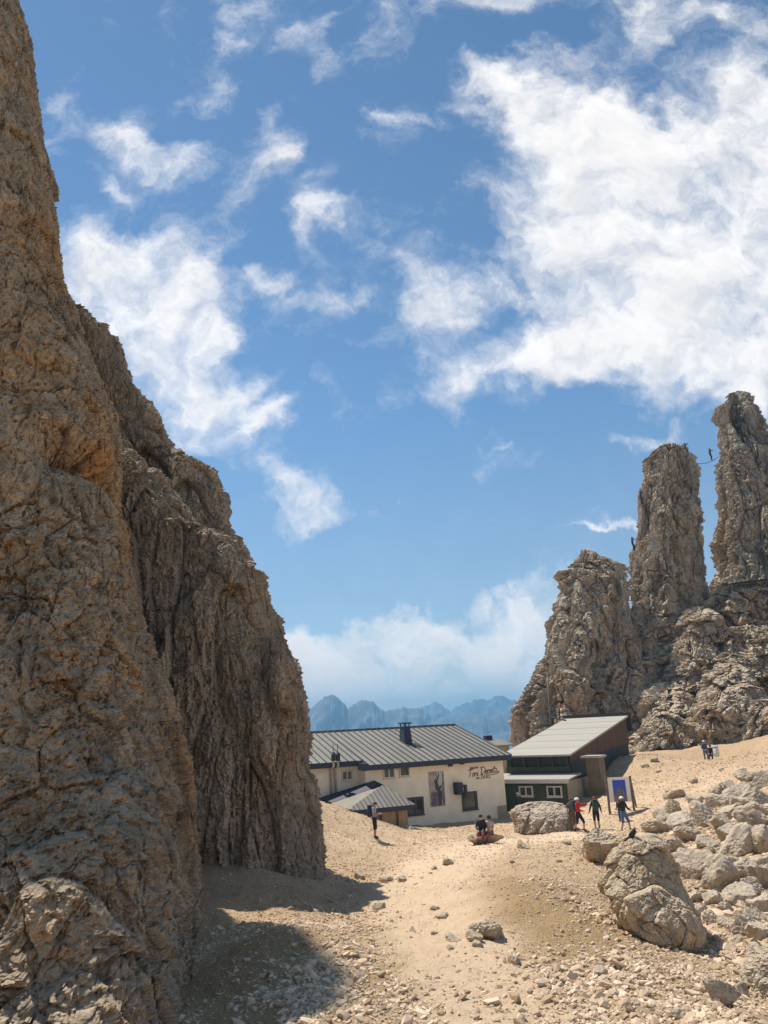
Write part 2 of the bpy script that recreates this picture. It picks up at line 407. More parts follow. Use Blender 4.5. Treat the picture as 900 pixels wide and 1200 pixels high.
# patches: brown fine earth, pale trodden path  (world places)
def _blobs(xy, items):
    v = np.zeros(len(xy))
    for (c, rx, ry, rot) in items:
        d = xy - c; ca, sa = math.cos(rot), math.sin(rot)
        q = ((d[:, 0] * ca + d[:, 1] * sa) / rx) ** 2 + ((-d[:, 0] * sa + d[:, 1] * ca) / ry) ** 2
        v = np.maximum(v, np.exp(-q * 1.2))
    return v
def _pt(px, py): return on_ground(px, py)[:2]
EARTH = [(_pt(625, 1065), 1.5, 5.0, .15), (_pt(650, 1110), .8, 1.6, .3), (_pt(590, 1045), 1.0, 3.0, 0), (_pt(300, 1120), .9, 2.6, -.1), (_pt(470, 1130), .5, 2.2, -.25), (_pt(270, 1190), .6, .9, 0)]
PATH = np.array([_pt(*p) for p in [(590, 1198), (560, 1150), (530, 1110), (505, 1075), (490, 1050), (500, 1025), (540, 1000), (600, 985), (680, 978)]])
FLAT = [(_pt(560, 985), 6, 8, 0), (_pt(690, 965), 6, 7, 0), (_pt(430, 985), 3, 5, 0), (_pt(800, 925), 7, 10, 0)]
def dist_path(xy):
    d = np.full(len(xy), 1e9)
    for a, b in zip(PATH[:-1], PATH[1:]):
        ab = b - a; t = np.clip(((xy - a) @ ab) / (ab @ ab), 0, 1)
        d = np.minimum(d, np.linalg.norm(xy - (a + t[:, None] * ab), axis=1))
    return d
def zones(xy):
    n = fbm(np.column_stack([xy, np.zeros(len(xy))]) * .9, 3, .55, 77)
    e = sstep(.30, .75, _blobs(xy, EARTH) + .35 * n)
    w = .22 + .020 * np.linalg.norm(xy, axis=1)
    p = 1 - sstep(w, w * 3.2, dist_path(xy) + .25 * n)
    flat = .75 * _blobs(xy, FLAT) * (.75 + .8 * n)
    return e, np.clip(np.maximum(p, flat), 0, 1)

def ground_material():
    m, t, b = new_mat('scree_ground')
    tc = t.add('ShaderNodeTexCoord'); O = tc.outputs['Object']
    def attr(n):
        a = t.add('ShaderNodeAttribute', attribute_name=n); return a.outputs['Fac']
    n1 = t.noise(O, .35, 5, .6); n2 = t.noise(O, 2.6, 6, .65); n3 = t.noise(O, 17, 6, .72)
    c = t.mix(t.ramp(n1, .35, .65), (.62, .435, .262), (.53, .37, .222))
    c = t.mix(t.math('MULTIPLY', t.ramp(n2, .45, .7), .35), c, (.47, .325, .195))
    c = t.mix(t.math('MULTIPLY', attr('earth'), .8), c, (.42, .28, .14))
    c = t.mix(t.math('MULTIPLY', attr('path'), .85), c, (.80, .595, .40))
    vo = t.voro(O, 13, 'F1', 'Distance'); voc = t.voro(O, 13, 'F1', 'Color')
    sp = t.add('ShaderNodeSeparateColor'); t.l.new(voc, sp.inputs[0])
    ston = t.math('MULTIPLY', t.ramp(vo, .42, .28), t.ramp(sp.outputs[0], .5, .55))
    ston = t.math('MULTIPLY', ston, t.math('SUBTRACT', 1.0, attr('path')))
    c = t.mix(t.math('MULTIPLY', ston, .6), c, (.64, .50, .36))
    c = t.mix(t.math('MULTIPLY', t.ramp(n3, .52, .72), .45), c, (.33, .235, .145))
    c = t.mix(t.math('MULTIPLY', attr('far'), 1.0), c, (.09, .12, .075))
    t.l.new(c, b.inputs['Base Color']); b.inputs['Roughness'].default_value = .95; b.inputs['Specular IOR Level'].default_value = .1
    h = t.math('ADD', t.math('MULTIPLY', n3, .6), t.math('MULTIPLY', ston, .55))
    h = t.math('ADD', h, t.math('MULTIPLY', n2, .6))
    bp = t.add('ShaderNodeBump'); bp.inputs['Strength'].default_value = 1.0; bp.inputs['Distance'].default_value = .11
    t.l.new(h, bp.inputs['Height']); t.l.new(bp.outputs[0], b.inputs['Normal'])
    return m
MAT_GROUND = ground_material()
def build_ground():
    th = np.concatenate([np.radians(np.arange(-36, 36, .13)), np.radians(np.arange(36, 324, 3.0))])
    rr = np.concatenate([np.geomspace(1.2, 90, 520), np.geomspace(94, 4700, 80)])
    T, R = np.meshgrid(th, rr)
    xy = np.column_stack([(R * np.sin(T)).ravel(), (R * np.cos(T)).ravel()])
    z = ground_z(xy); e, p = zones(xy)
    far = sstep(80, 200, np.linalg.norm(xy, axis=1))
    nt, nr = len(th), len(rr)
    i = np.arange(nr - 1)[:, None] * nt; j = np.arange(nt)[None]; j2 = (j + 1) % nt
    F = np.stack([i + j, i + j2, i + nt + j2, i + nt + j], -1).reshape(-1, 4)[:, ::-1]
    V = np.column_stack([xy, z])
    # close the small hole under the viewpoint
    V = np.vstack([V, [0, 0, gz(0, 0)]]); c = len(V) - 1
    jj = np.arange(0, nt - 1, 2)
    F2 = np.stack([np.full(len(jj), c), jj, jj + 1, np.minimum(jj + 2, nt - 1)], -1)[:, ::-1]
    F2 = F2[F2[:, 0] != F2[:, 1]]
    o = mesh_np('ground', V, np.vstack([F, F2]), MAT_GROUND, smooth=True,
                attrs={'earth': np.append(e, 0), 'path': np.append(p, 0), 'far': np.append(far, 0)})
    tag(o, kind='structure')
build_ground()

# ------------------------------------------------------------------ far mountains and the air in front of them
MAT_MOUNTAIN = plain('far_mountain_rock', (.17, .185, .19), .95, var=.3, scale=.004)
def mountain_ridge(prof, y0, seed, depth, rough):
    px = np.array([p[0] for p in prof], float); py = np.array([p[1] for p in prof], float)
    pts = np.array([at(a, b, y0) for a, b in zip(px, py)])
    xs = np.linspace(-1500, 2200, 2400)
    base = np.interp(xs, pts[:, 0], pts[:, 2], left=pts[0, 2] - 20, right=pts[-1, 2])
    q = np.column_stack([xs, np.full(len(xs), seed * 9.1), np.zeros(len(xs))])
    out = np.clip(np.maximum(pts[0, 0] - xs, xs - pts[-1, 0]) / 300, 0, 1)
    ridge = base + fbm(q * .03, 5, .6, seed, True) * rough + out * fbm(q * .004, 4, .5, seed + 3) * 110
    v = np.linspace(-1, 1, 130)
    X, V_ = np.meshgrid(xs, v)
    p3 = np.column_stack([X.ravel(), V_.ravel() * depth, np.full(X.size, seed * 3.3)])
    H = np.tile(ridge, (len(v), 1)).ravel()
    av = np.abs(V_.ravel())
    crisp = np.tile(ridge - base, (len(v), 1)).ravel()
    H = H - crisp * (1 - (1 - av) ** 6)
    z = -380 + (H + 380) * (1 - av) ** 1.15 + fbm(p3 * .008, 5, .55, seed + 5, True) * 60 * np.minimum(1, av * 4) * (1 - av)
    P = np.column_stack([X.ravel(), y0 + V_.ravel() * depth, z])
    n = len(xs); i = np.arange(len(v) - 1)[:, None] * n; j = np.arange(n - 1)[None]
    F = np.stack([i + j, i + j + 1, i + n + j + 1, i + n + j], -1).reshape(-1, 4)
    tag(mesh_np('mountains', P, F, MAT_MOUNTAIN, smooth=True), kind='structure')
mountain_ridge([(300, 850), (352, 838), (358, 831), (366, 829), (372, 822), (379, 816), (387, 813), (396, 815), (403, 822), (407, 829), (413, 826), (420, 821), (430, 820), (438, 822), (445, 829),
                (452, 833), (462, 831), (470, 828), (480, 829), (490, 828), (497, 833), (505, 838), (520, 840), (535, 842), (545, 838), (560, 836), (575, 840), (590, 836), (606, 838), (660, 840)], 2700, 3, 560, 6)
mountain_ridge([(420, 842), (460, 836), (485, 832), (500, 827), (508, 822), (516, 824), (523, 830), (530, 831), (540, 826), (550, 822), (560, 818), (570, 820), (578, 816), (588, 815), (597, 818), (610, 822), (660, 826)], 4000, 8, 700, 8)
def build_haze():
    m = bpy.data.materials.new('haze_air'); m.use_nodes = True; nt = m.node_tree; nt.nodes.clear()
    v = nt.nodes.new('ShaderNodeVolumePrincipled'); o = nt.nodes.new('ShaderNodeOutputMaterial')
    v.inputs['Color'].default_value = (.32, .67, 1.0, 1); v.inputs['Density'].default_value = 3.5e-4; v.inputs['Anisotropy'].default_value = 0.0
    nt.links.new(v.outputs[0], o.inputs['Volume'])
    b = MB(); b.box(-4600, 4600, -1500, 4900, -440, 142)
    tag(b.build('haze', m), kind='stuff', label='thin blue haze in front of the far mountains', cat='haze')
build_haze()

# ------------------------------------------------------------------ rock lofted between two outlines, then broken up
def resample(rows, n):
    rows = np.array(rows, float); s = np.concatenate([[0], np.cumsum(np.abs(np.diff(rows[:, 0])) + .6 * np.abs(np.diff(rows[:, 2])))])
    t = np.linspace(0, s[-1], n)
    return np.column_stack([np.interp(t, s, rows[:, k]) for k in range(rows.shape[1])])
def rock_loft(name, rows, mat, n_around, n_up, disp, seed, expo=2.4, front=.74, loc=None, vstretch=.45, cut=None, cap=True, relief=None, parent=None, outline=.35, fissure=.6, beds=.06, skew=0.0, yaw=0.0, block=.9, warpk=.9, raw=False):
    """rows: (py, x left, x right, forward distance, half thickness) from top to bottom.
    disp: (size of large blocks in m, amplitude, size of small blocks, amplitude, fine amplitude)"""
    R = resample(rows, n_up)
    L = np.array([at(r[1], r[0], r[3]) for r in R]); Rr = np.array([at(r[2], r[0], r[3]) for r in R])
    z = (L[:, 2] + Rr[:, 2]) / 2
    c = (L + Rr) / 2; hw = (Rr[:, 0] - L[:, 0]) / 2; th = R[:, 4]
    k = 2 / expo
    # sample the section evenly along its outline, more sparsely at the back
    t_ = np.linspace(-.5 * np.pi, 1.5 * np.pi, 6001); hm, tm = np.median(hw), np.median(th)
    px_ = hm * np.sign(np.cos(t_)) * np.abs(np.cos(t_)) ** k; py_ = tm * np.sign(np.sin(t_)) * np.abs(np.sin(t_)) ** k
    sl_ = np.hypot(np.diff(px_), np.diff(py_)) * np.where(np.sin((t_[1:] + t_[:-1]) / 2) > -.55, 1.0, .22)
    cum = np.concatenate([[0], np.cumsum(sl_)])
    a = np.interp(np.linspace(0, cum[-1], n_around, endpoint=False), cum, t_)
    ca, sa = np.cos(a), np.sin(a)
    ex = np.sign(ca) * np.abs(ca) ** k; ey = -np.sign(sa) * np.abs(sa) ** k
    X = c[:, 0][:, None] + hw[:, None] * ex[None]; Y = c[:, 1][:, None] + th[:, None] * ey[None]; Z = np.repeat(z[:, None], len(a), 1)
    # the wall runs obliquely into the distance
    X = X + (Y - c[:, 1][:, None]) * (skew * Rr[:, 0] * math.cos(PITCH) / (Rr[:, 1] * math.cos(PITCH) + Rr[:, 2] * math.sin(PITCH)))[:, None]
    Y = Y + yaw * (X - c[:, 0][:, None])
    # outward direction in plan
    nx = (np.sign(ca) * np.abs(ca) ** (2 - k))[None] / np.maximum(hw[:, None], .15); ny = (-np.sign(sa) * np.abs(sa) ** (2 - k))[None] / np.maximum(th[:, None], .15)
    ln = np.sqrt(nx * nx + ny * ny) + 1e-9; nx, ny = nx / ln, ny / ln
    P = np.column_stack([X.ravel(), Y.ravel(), Z.ravel()])
    N = np.column_stack([nx.ravel(), ny.ravel(), np.zeros(P.shape[0])])
    s1, a1, s2, a2, a3 = disp
    # uneven outline: the whole section wanders from side to side
    wob = np.column_stack([np.zeros(n_up), np.zeros(n_up), z / s1]); wx = fbm(wob * .9 + seed, 3, .6, seed + 31); wy = fbm(wob * .9 + seed + 9, 3, .6, seed + 32)
    sway = np.repeat((wx * a1 * outline)[:, None], len(a), 1).ravel()
    P[:, 0] += sway; P[:, 1] += np.repeat((wy * a1 * outline)[:, None], len(a), 1).ravel()
    st = np.array([1, 1, vstretch])
    Pw = P * st / s1 * .7
    warp = np.column_stack([fbm(Pw, 3, .5, seed + 51), fbm(Pw, 3, .5, seed + 52), fbm(Pw, 3, .5, seed + 53)])
    # big tilted facets, then smaller ones broken out of them, each with open joints
    f1, f2, cid, fc = worley(P * st / s1 + warp * .35, seed, True)
    d = a1 * ((cid - .5) * block + fc * .9 - .35 * (1 - sstep(0, .10, f2 - f1)) + .5 * fbm(P * st / s1 * .6, 3, .5, seed + 2))
    f1, f2, cid, fc = worley(P * st / s2 + warp * warpk, seed + 7, True)
    d += a2 * ((cid - .5) * block + fc * .9 - .40 * (1 - sstep(0, .10, f2 - f1)))
    f1, f2, cid, fc = worley(P * (1, 1, vstretch * 1.3) / (s2 * .38) + warp * warpk * 1.6, seed + 8, True)
    d += a2 * .42 * ((cid - .5) * block + fc * .9 - .25 * (1 - sstep(0, .12, f2 - f1)))
    d += a3 * fbm(P * (1, 1, max(.3, vstretch)) / (s2 * .42), 6, .62, seed + 11, True) + a3 * .7 * fbm(P / (s2 * .10), 3, .6, seed + 12)
    # long upright fissures
    cr_ = np.abs(fbm(P * (1, 1, .14) / s1 * 1.15 + warp * .25, 3, .5, seed + 21))
    d -= fissure * a1 * (1 - sstep(0, .035, cr_)) * sstep(-.15, .1, perlin(P / s1 * .5, seed + 22))
    # beds: faint horizontal ledges
    bed = (P[:, 2] + .6 * s1 * fbm(P * .25 / max(s1, .5), 3, .5, seed + 15)) / (s1 * .5)
    d += a1 * beds * (np.abs((bed % 1) - .5) * 2 - .5)
    d *= np.repeat(np.clip(np.minimum(hw, th) / (1.5 * a1), .3, 1), len(a))
    if relief is not None: d = d + relief(P)
    P = P + N * d[:, None]
    P[:, 2] += .35 * a2 * fbm(P / s2, 3, .55, seed + 19)
    na = len(a); i = np.arange(n_up - 1)[:, None] * na; j = np.arange(na)[None]; j2 = (j + 1) % na
    F = np.stack([i + j, i + na + j, i + na + j2, i + j2], -1).reshape(-1, 4)
    V = P
    if cap:   # close top and bottom
        V = np.vstack([P, P[:na].mean(0) + (0, 0, .12 * a1), P[-na:].mean(0)])
        j = np.arange(na); t, b = len(P), len(P) + 1
        Ft = np.stack([np.full(na, t), j, (j + 1) % na], -1); Fb = np.stack([np.full(na, b), (n_up - 1) * na + (j + 1) % na, (n_up - 1) * na + j], -1)
        F = np.vstack([np.column_stack([F[:, 0], F[:, 1], F[:, 2]]), np.column_stack([F[:, 0], F[:, 2], F[:, 3]]), Ft, Fb])
    if raw: return V, F
    if loc is None: loc = P[-na:].mean(0)
    return mesh_np(name, V, F, mat, parent, loc=loc)

# left cliff, running out of the frame
near_rows = [(-75, -400, -8, 28.9, 2.6), (-45, -390, -2, 28.6, 3.4), (0, -370, 8, 28.2, 4.00), (40, -360, 20, 27.4, 4.06), (90, -350, 31, 26.6, 4.13), (130, -350, 33, 25.9, 4.18), (190, -340, 47, 24.9, 4.27), (230, -330, 50, 24.4, 4.33),
             (300, -310, 64, 23.3, 4.43), (360, -300, 70, 22.5, 4.51), (420, -290, 88, 21.6, 4.60), (480, -280, 110, 20.7, 4.68), (527, -280, 128, 20.0, 4.75), (560, -270, 132, 19.4, 4.80),
             (614, -270, 137, 18.6, 4.87), (663, -270, 139, 18.2, 4.94), (700, -260, 150, 17.6, 4.99), (770, -260, 168, 16.9, 5.09), (840, -260, 190, 16.2, 5.19), (900, -260, 205, 15.5, 5.28),
             (985, -260, 213, 14.2, 5.4), (1015, -260, 222, 14, 5.3), (1100, -260, 217, 13.3, 5.6), (1200, -260, 205, 12.7, 5.8), (1330, -290, 196, 12.4, 5.9), (1420, -290, 190, 12.2, 6)]
def near_relief(P):
    # the dark hollow high on the wall and long leaning cracks
    c = at(98, 536, 15); d = np.zeros(len(P))
    u, v = np.array([proj(P[k:k + 1]) for k in (0,)])[0] if False else (None, None)
    q = ((P[:, 0] - c[0]) / .55) ** 2 + ((P[:, 2] - c[2]) / .45) ** 2
    d -= 1.1 * np.exp(-q)
    return d
o = rock_loft('cliff', near_rows, MAT_CLIFF, 760, 1250, (2.3, .22, .62, .17, .085), 101, 3.4, .8, vstretch=.13, outline=.25, fissure=.7, beds=.0, skew=1.05, warpk=.45, block=1.3, relief=near_relief)
tag(o, 'huge brown limestone cliff filling the left edge and rising out of frame', 'cliff', 'limestone walls left of the saddle')
back_rows = [(366, 40, 84, 28.5, 1.5), (376, 40, 96, 28.5, 2), (390, 40, 112, 28.5, 2.2), (412, 40, 127, 28.5, 2.4), (460, 45, 142, 28.5, 2.6), (484, 50, 164, 28.5, 2.6), (510, 50, 177, 28.5, 2.6), (540, 50, 203, 28.4, 2.6),
             (560, 50, 240, 28.3, 2.6), (570, 50, 256, 28.2, 2.6), (585, 50, 261, 28.2, 2.6), (612, 50, 263, 28, 2.6), (640, 60, 278, 28, 2.6), (690, 70, 297, 27.8, 2.6), (760, 80, 320, 27.6, 2.6), (900, 90, 345, 27.2, 2.6), (1030, 100, 355, 27, 2.6)]
o = rock_loft('rock_ridge', back_rows, MAT_TOWER, 420, 560, (2.6, .50, .8, .28, .12), 202, 2.4, .78, vstretch=.28, outline=.15, skew=1.0)
tag(o, 'dark stepped rock ridge on the skyline between the cliff and the buttress', 'rock ridge', 'limestone walls left of the saddle')
mid_rows = [(524, 60, 140, 24.6, 1.6), (532, 60, 150, 24.6, 1.8), (560, 60, 170, 24.5, 2), (600, 60, 200, 24.4, 2.2), (628, 60, 222, 24.3, 2.4), (634, 60, 232, 24.2, 2.4), (650, 60, 278, 24.2, 2.4), (690, 65, 298, 24.1, 2.5), (750, 75, 322, 24.0, 2.6), (800, 85, 343, 23.9, 2.6),
            (840, 95, 351, 23.8, 2.6), (900, 110, 359, 23.7, 2.6), (960, 125, 368, 23.6, 2.6), (1010, 135, 374, 23.5, 2.6), (1040, 140, 378, 23.4, 2.6), (1100, 140, 383, 23.4, 2.6)]
o = rock_loft('rock_buttress', mid_rows, MAT_TOWER, 560, 700, (2.4, .36, .75, .22, .10), 303, 2.8, .8, vstretch=.24, outline=.15, beds=.0, fissure=.3, skew=1.0, yaw=-.1, warpk=.5, block=1.2)
tag(o, 'tall brown rock buttress right of the big cliff, its foot on the scree', 'rock buttress', 'limestone walls left of the saddle')

def rock_pinnacle(rows, mat, label, group, n_around, n_up, disp, seed, pillars, expo=2.4, **kw):
    "a core with broken pillars of different heights joined to it, as one mesh"
    rng = random.Random(seed); R0 = np.array(rows, float)
    core = [(r[0] + 3, (r[1] + r[2]) / 2 - (r[2] - r[1]) * .465, (r[1] + r[2]) / 2 + (r[2] - r[1]) * .465, r[3], r[4] * .8) for r in rows]
    Vs, Fs, nb = [], [], 0
    V, F = rock_loft('core', core, mat, n_around, n_up, disp, seed, 1.8, raw=True, **kw); Vs.append(V); Fs.append(F); nb += len(V)
    ys = R0[:, 0]
    def row(py): return [float(np.interp(py, ys, R0[:, k])) for k in range(5)]
    for i in range(pillars):
        u = -1 + 2 * (i + .5) / pillars + rng.uniform(-.12, .12); v = rng.uniform(.5, 1.35) * (1 if i % 3 else .35)
        wfr = rng.uniform(.24, .40); span = ys[-1] - ys[0]
        # a pillar may start only where the outline is wide enough to hold it
        cx0 = lambda py: (row(py)[1] + row(py)[2]) / 2
        top = ys[0] + span * (rng.uniform(.0, .10) + rng.uniform(0, .5) * (i % 2) + .10 * abs(u))
        bot = min(ys[-1], top + span * rng.uniform(.45, 1.0))
        rr = []
        n = 9
        for q in range(n):
            t = q / (n - 1); py = top + (bot - top) * t; r = row(py); w = (r[2] - r[1]) / 2; c_ = (r[1] + r[2]) / 2
            tap = min(1, .16 + 1.9 * t)
            hwp = max(2.0, w * wfr * tap); cc = c_ + u * (w - hwp * .85)
            rr.append((py, cc - hwp, cc + hwp, r[3] - v * r[4] * .62, max(.5, r[4] * .42 * tap)))
        k = max(.35, wfr * 1.5)
        V, F = rock_loft('pillar', rr, mat, int(n_around * k), int(n_up * (bot - top) / span * .9) + 20, (disp[0] * .7, disp[1] * .75, disp[2] * .8, disp[3] * .8, disp[4]), seed + 11 * i + 5, rng.choice((1.45, 1.6, 1.9, 2.3)), raw=True, **kw)
        Vs.append(V); Fs.append(F + nb); nb += len(V)
    V = np.vstack(Vs); F = np.vstack(Fs)
    o = mesh_np('rock_pinnacle', V, F, mat, loc=(V[:, 0].mean(), V[:, 1].mean(), V[:, 2].min()))
    return tag(o, label, 'rock pinnacle', group)

# right-hand pinnacles
A = [(642, 682, 688, 84, .6), (650, 680, 706, 84, 1.6), (662, 671, 716, 84, 2.6), (680, 662, 728, 83.6, 3.6), (705, 654, 735, 83, 4.2), (740, 648, 740, 82.5, 4.6), (775, 641, 746, 82, 5), (800, 628, 752, 81.6, 5.2), (830, 610, 758, 81, 5.5), (860, 603, 762, 80.5, 5.5), (900, 600, 770, 80, 5.5)]
rock_pinnacle(A, MAT_SPIRE, 'lowest rock pinnacle, broad and ochre, behind the shed roof', 'rock pinnacles above the shed', 300, 380, (3.6, 1.35, 1.4, .50, .22), 404, 9, vstretch=.36, outline=.25, fissure=1.2, block=1.5, warpk=.6)
B = [(519, 774, 788, 90, .9), (524, 768, 800, 90, 1.8), (535, 761, 810, 90, 2.5), (552, 755, 817, 90, 3), (575, 749, 818, 89.6, 3.4), (602, 749, 816, 89.3, 3.6), (640, 744, 821, 89, 4), (690, 745, 825, 88.4, 4.4), (735, 738, 826, 87.8, 4.8), (790, 722, 832, 87, 5.2), (860, 700, 850, 86, 5.6)]
rock_pinnacle(B, MAT_SPIRE, 'middle rock pinnacle, a slim upright tower with a rounded top', 'rock pinnacles above the shed', 280, 460, (3.0, .90, 1.2, .46, .21), 505, 8, 2.6, vstretch=.36, outline=.2, fissure=1.3, block=1.5, warpk=.6)
Cc = [(457, 853, 866, 96, .7), (464, 849, 874, 96, 1.5), (478, 843, 880, 96, 2.2), (500, 841, 890, 96, 3), (516, 842, 918, 95.8, 3.6), (545, 838, 950, 95.5, 4.4), (575, 838, 975, 95, 5), (588, 840, 985, 95, 5), (604, 838, 1000, 94.6, 5.2), (650, 834, 1020, 94, 5.8), (700, 829, 1040, 93, 6.2), (760, 822, 1040, 92, 6.6), (850, 805, 1060, 90, 7)]
rock_pinnacle(Cc, MAT_SPIRE, 'highest rock pinnacle with a pointed summit at the right edge', 'rock pinnacles above the shed', 320, 480, (3.4, 1.0, 1.3, .48, .22), 606, 9, 2.5, vstretch=.36, outline=.2, fissure=1.3, block=1.5, warpk=.6)
D = [(682, 846, 1010, 84.5, 2), (692, 832, 1040, 84, 2.5), (715, 806, 1060, 83, 2.8), (745, 778, 1070, 81.5, 3), (785, 750, 1080, 79.5, 3.2), (815, 738, 1080, 78, 3.2), (845, 728, 1080, 75.5, 3.2), (870, 733, 1080, 73.5, 3.2), (892, 745, 1080, 72, 3.2), (930, 750, 1080, 71, 3.2)]
o = rock_loft('rock_slope', D, MAT_SLOPE, 620, 480, (4.6, 1.7, 1.7, .80, .26), 707, 3.0, .8, vstretch=.7, block=1.6, fissure=.9)
tag(o, 'broken grey rock slope with pale ledges below the pinnacles', 'rock slope')
OUT = [
    ([(700, 776, 784, 84, .4), (712, 764, 792, 84, 1.2), (735, 756, 798, 83, 1.7), (760, 757, 793, 82, 1.8), (782, 763, 783, 81, 1.6), (800, 766, 780, 81, 1.4)], 'egg shaped rock outcrop below the middle pinnacle', 811),
    ([(712, 808, 822, 82, .8), (725, 798, 832, 81, 1.6), (760, 786, 838, 79.5, 2.2), (795, 776, 842, 78, 2.4), (812, 770, 846, 77, 2.4)], 'rough rock outcrop rising under the foot of the highest pinnacle', 822),
    ([(778, 846, 866, 74, 1.0), (790, 828, 874, 73, 2), (812, 812, 880, 71.5, 2.8), (832, 804, 884, 70.6, 3), (856, 806, 880, 70, 3), (884, 812, 872, 69.6, 2.8), (900, 815, 868, 69.5, 2.6)], 'big ochre rock outcrop overhanging the resting hikers', 833),
    ([(820, 880, 930, 68, 1.6), (835, 866, 960, 67.4, 2.2), (860, 862, 980, 67, 2.4), (890, 860, 990, 66.6, 2.4)], 'ochre rock outcrop at the right edge above the sunlit scree', 844),
    ([(800, 770, 800, 75.5, 1), (822, 752, 812, 74, 2), (850, 744, 816, 72, 2.4), (880, 750, 814, 70.6, 2.4), (898, 752, 812, 70, 2.2)], 'folded pale rock outcrop just right of the shed', 855),
    ([(735, 850, 900, 80, 1.2), (750, 838, 930, 79, 2), (775, 830, 940, 77.5, 2.4), (795, 828, 940, 76.5, 2.4)], 'knobbly grey rock outcrop below the pale ledge at the right edge', 866),
    ([(792, 700, 712, 79, .6), (806, 690, 722, 78.6, 1.4), (826, 684, 734, 78, 2), (850, 680, 744, 77, 2.2)], 'low pale rock outcrop right behind the shed ridge', 877),
]
for rows, lab, sd_ in OUT:
    o = rock_loft('rock_outcrop', rows, MAT_SLOPE, 260, 240, (2.6, .8, 1.0, .34, .14), sd_, 2.5, .76, vstretch=.7, block=1.5)
    tag(o, lab, 'rock outcrop', 'rock outcrops on the right-hand slope')

# ------------------------------------------------------------------ boulders and rubble
_ico = {}
def ico(sub):
    if sub not in _ico:
        bm = bmesh.new(); bmesh.ops.create_icosphere(bm, subdivisions=sub, radius=1.0)
        v = np.array([x.co[:] for x in bm.verts]); f = np.array([[q.index for q in x.verts] for x in bm.faces]); bm.free()
        _ico[sub] = (v, f)
    return _ico[sub]
def rock_shape(seed, sub=4, dims=(1, .8, .6), nplanes=14, noise=.10, fine=.03):
    "an angular block: a polyhedron cut by random planes, then roughened"
    rng = np.random.RandomState(seed); v, f = ico(sub)
    n = rng.normal(size=(nplanes, 3)); n /= np.linalg.norm(n, axis=1)[:, None]; d = rng.uniform(.55, 1.0, nplanes)
    dots = v @ n.T
    r = np.min(np.where(dots > .05, d[None] / np.maximum(dots, .05), 3.0), axis=1); r = np.minimum(r, 1.25)
    p = v * r[:, None]
    f1, f2, cid = worley(p * 2.3 + seed, seed)
    r2 = 1 + noise * ((cid - .5) - .5 * (1 - sstep(0, .15, f2 - f1))) + fine * 2 * fbm(p * 5 + seed, 4, .6, seed, True)
    p = p * r2[:, None] * np.array(dims)
    return p, f
def boulder(px, py, w, h, dpt, seed, label, cat='boulder', group=None, mat=None, sink=.22, rot=None, sub=5, yoff=0, name='boulder', planes=14, noise=.10, fine=.035, tilt=0):
    "px, py = where its foot stands in the photograph, w x h its size in photograph pixels there"
    g = on_ground(px, py); k = float(np.dot(g, cf)) / FOC
    p, f = rock_shape(seed, sub, (w * k / 2, w * k / 2 * dpt, h * k / 2), planes, noise, fine)
    rng = random.Random(seed); a = rng.uniform(0, 6.28) if rot is None else rot
    if tilt:
        ct, s_ = math.cos(tilt), math.sin(tilt); p = np.column_stack([p[:, 0] * ct - p[:, 2] * s_, p[:, 1], p[:, 0] * s_ + p[:, 2] * ct])
    gx, gy = g[0], g[1] + w * k / 2 * dpt * .6
    z = gz(gx, gy)
    zc = z + h * k / 2 * (1 - sink * 2)
    o = mesh_np(name, p, f, mat or MAT_BOULDER)
    o.location = (gx, gy, zc)
    tag(o, label, cat, group)
    return o

big_rows = [(978, 737, 767, 14.9, .12), (985, 729, 773, 14.9, .28), (1000, 720, 782, 14.85, .45), (1020, 710, 792, 14.8, .62), (1040, 703, 802, 14.7, .76), (1058, 707, 811, 14.6, .82), (1075, 719, 820, 14.5, .84), (1090, 735, 824, 14.45, .8), (1102, 749, 821, 14.4, .66), (1114, 763, 809, 14.35, .5), (1130, 771, 803, 14.3, .35)]
MAT_BIG = rock_mat('brown_boulder_limestone', (.52, .40, .26), (.50, .31, .14), (.17, .13, .09), .6, 1.0, .25, ledge=(.54, .45, .33), ledge_amt=.5, bump=.35)
o = rock_loft('boulder', big_rows, MAT_BIG, 340, 260, (.9, .16, .34, .06, .016), 914, 2.5, .76, vstretch=1.0, fissure=.0, block=.6, yaw=.25, warpk=.4)
tag(o, 'largest boulder in the foreground, knobbly grey top and smooth brown front', 'boulder')
flat_rows = [(940, 618, 640, 44.3, .3), (943, 606, 660, 44.3, .7), (950, 600, 668, 44.1, 1.1), (958, 599, 672, 43.9, 1.3), (966, 603, 673, 43.7, 1.3), (974, 606, 668, 43.5, 1.2), (982, 608, 660, 43.5, 1.1)]
o = rock_loft('boulder', flat_rows, MAT_RUBBLE, 220, 120, (1.0, .22, .4, .10, .03), 919, 2.4, .76, vstretch=.8)
tag(o, 'long pale sunlit boulder lying in front of the green shed wall', 'boulder')
GR = 'single boulders around the saddle'
boulder(708, 1012, 62, 44, .8, 11, 'greyish boulder behind the left shoulder of the largest boulder', group=GR, sink=.12)
boulder(793, 956, 24, 20, .9, 12, 'brown blocky boulder right of the map board, alone on the sand', group=GR)
boulder(570, 989, 34, 17, .8, 13, 'low rock that the resting couple sits on', 'rock', sink=.2, name='sitting_rock')
boulder(575, 1101, 40, 24, .8, 24, 'dark grey rock beside the trodden path', 'rock', sink=.2, name='rock')
boulder(557, 1104, 24, 16, .7, 15, 'small brown rock leaning against the dark grey rock by the path', 'rock', sink=.2, name='rock')
boulder(851, 1180, 38, 30, .8, 16, 'brown wedge of rock on the sand below the largest boulder', 'rock', name='rock', sink=.15, tilt=-.4)
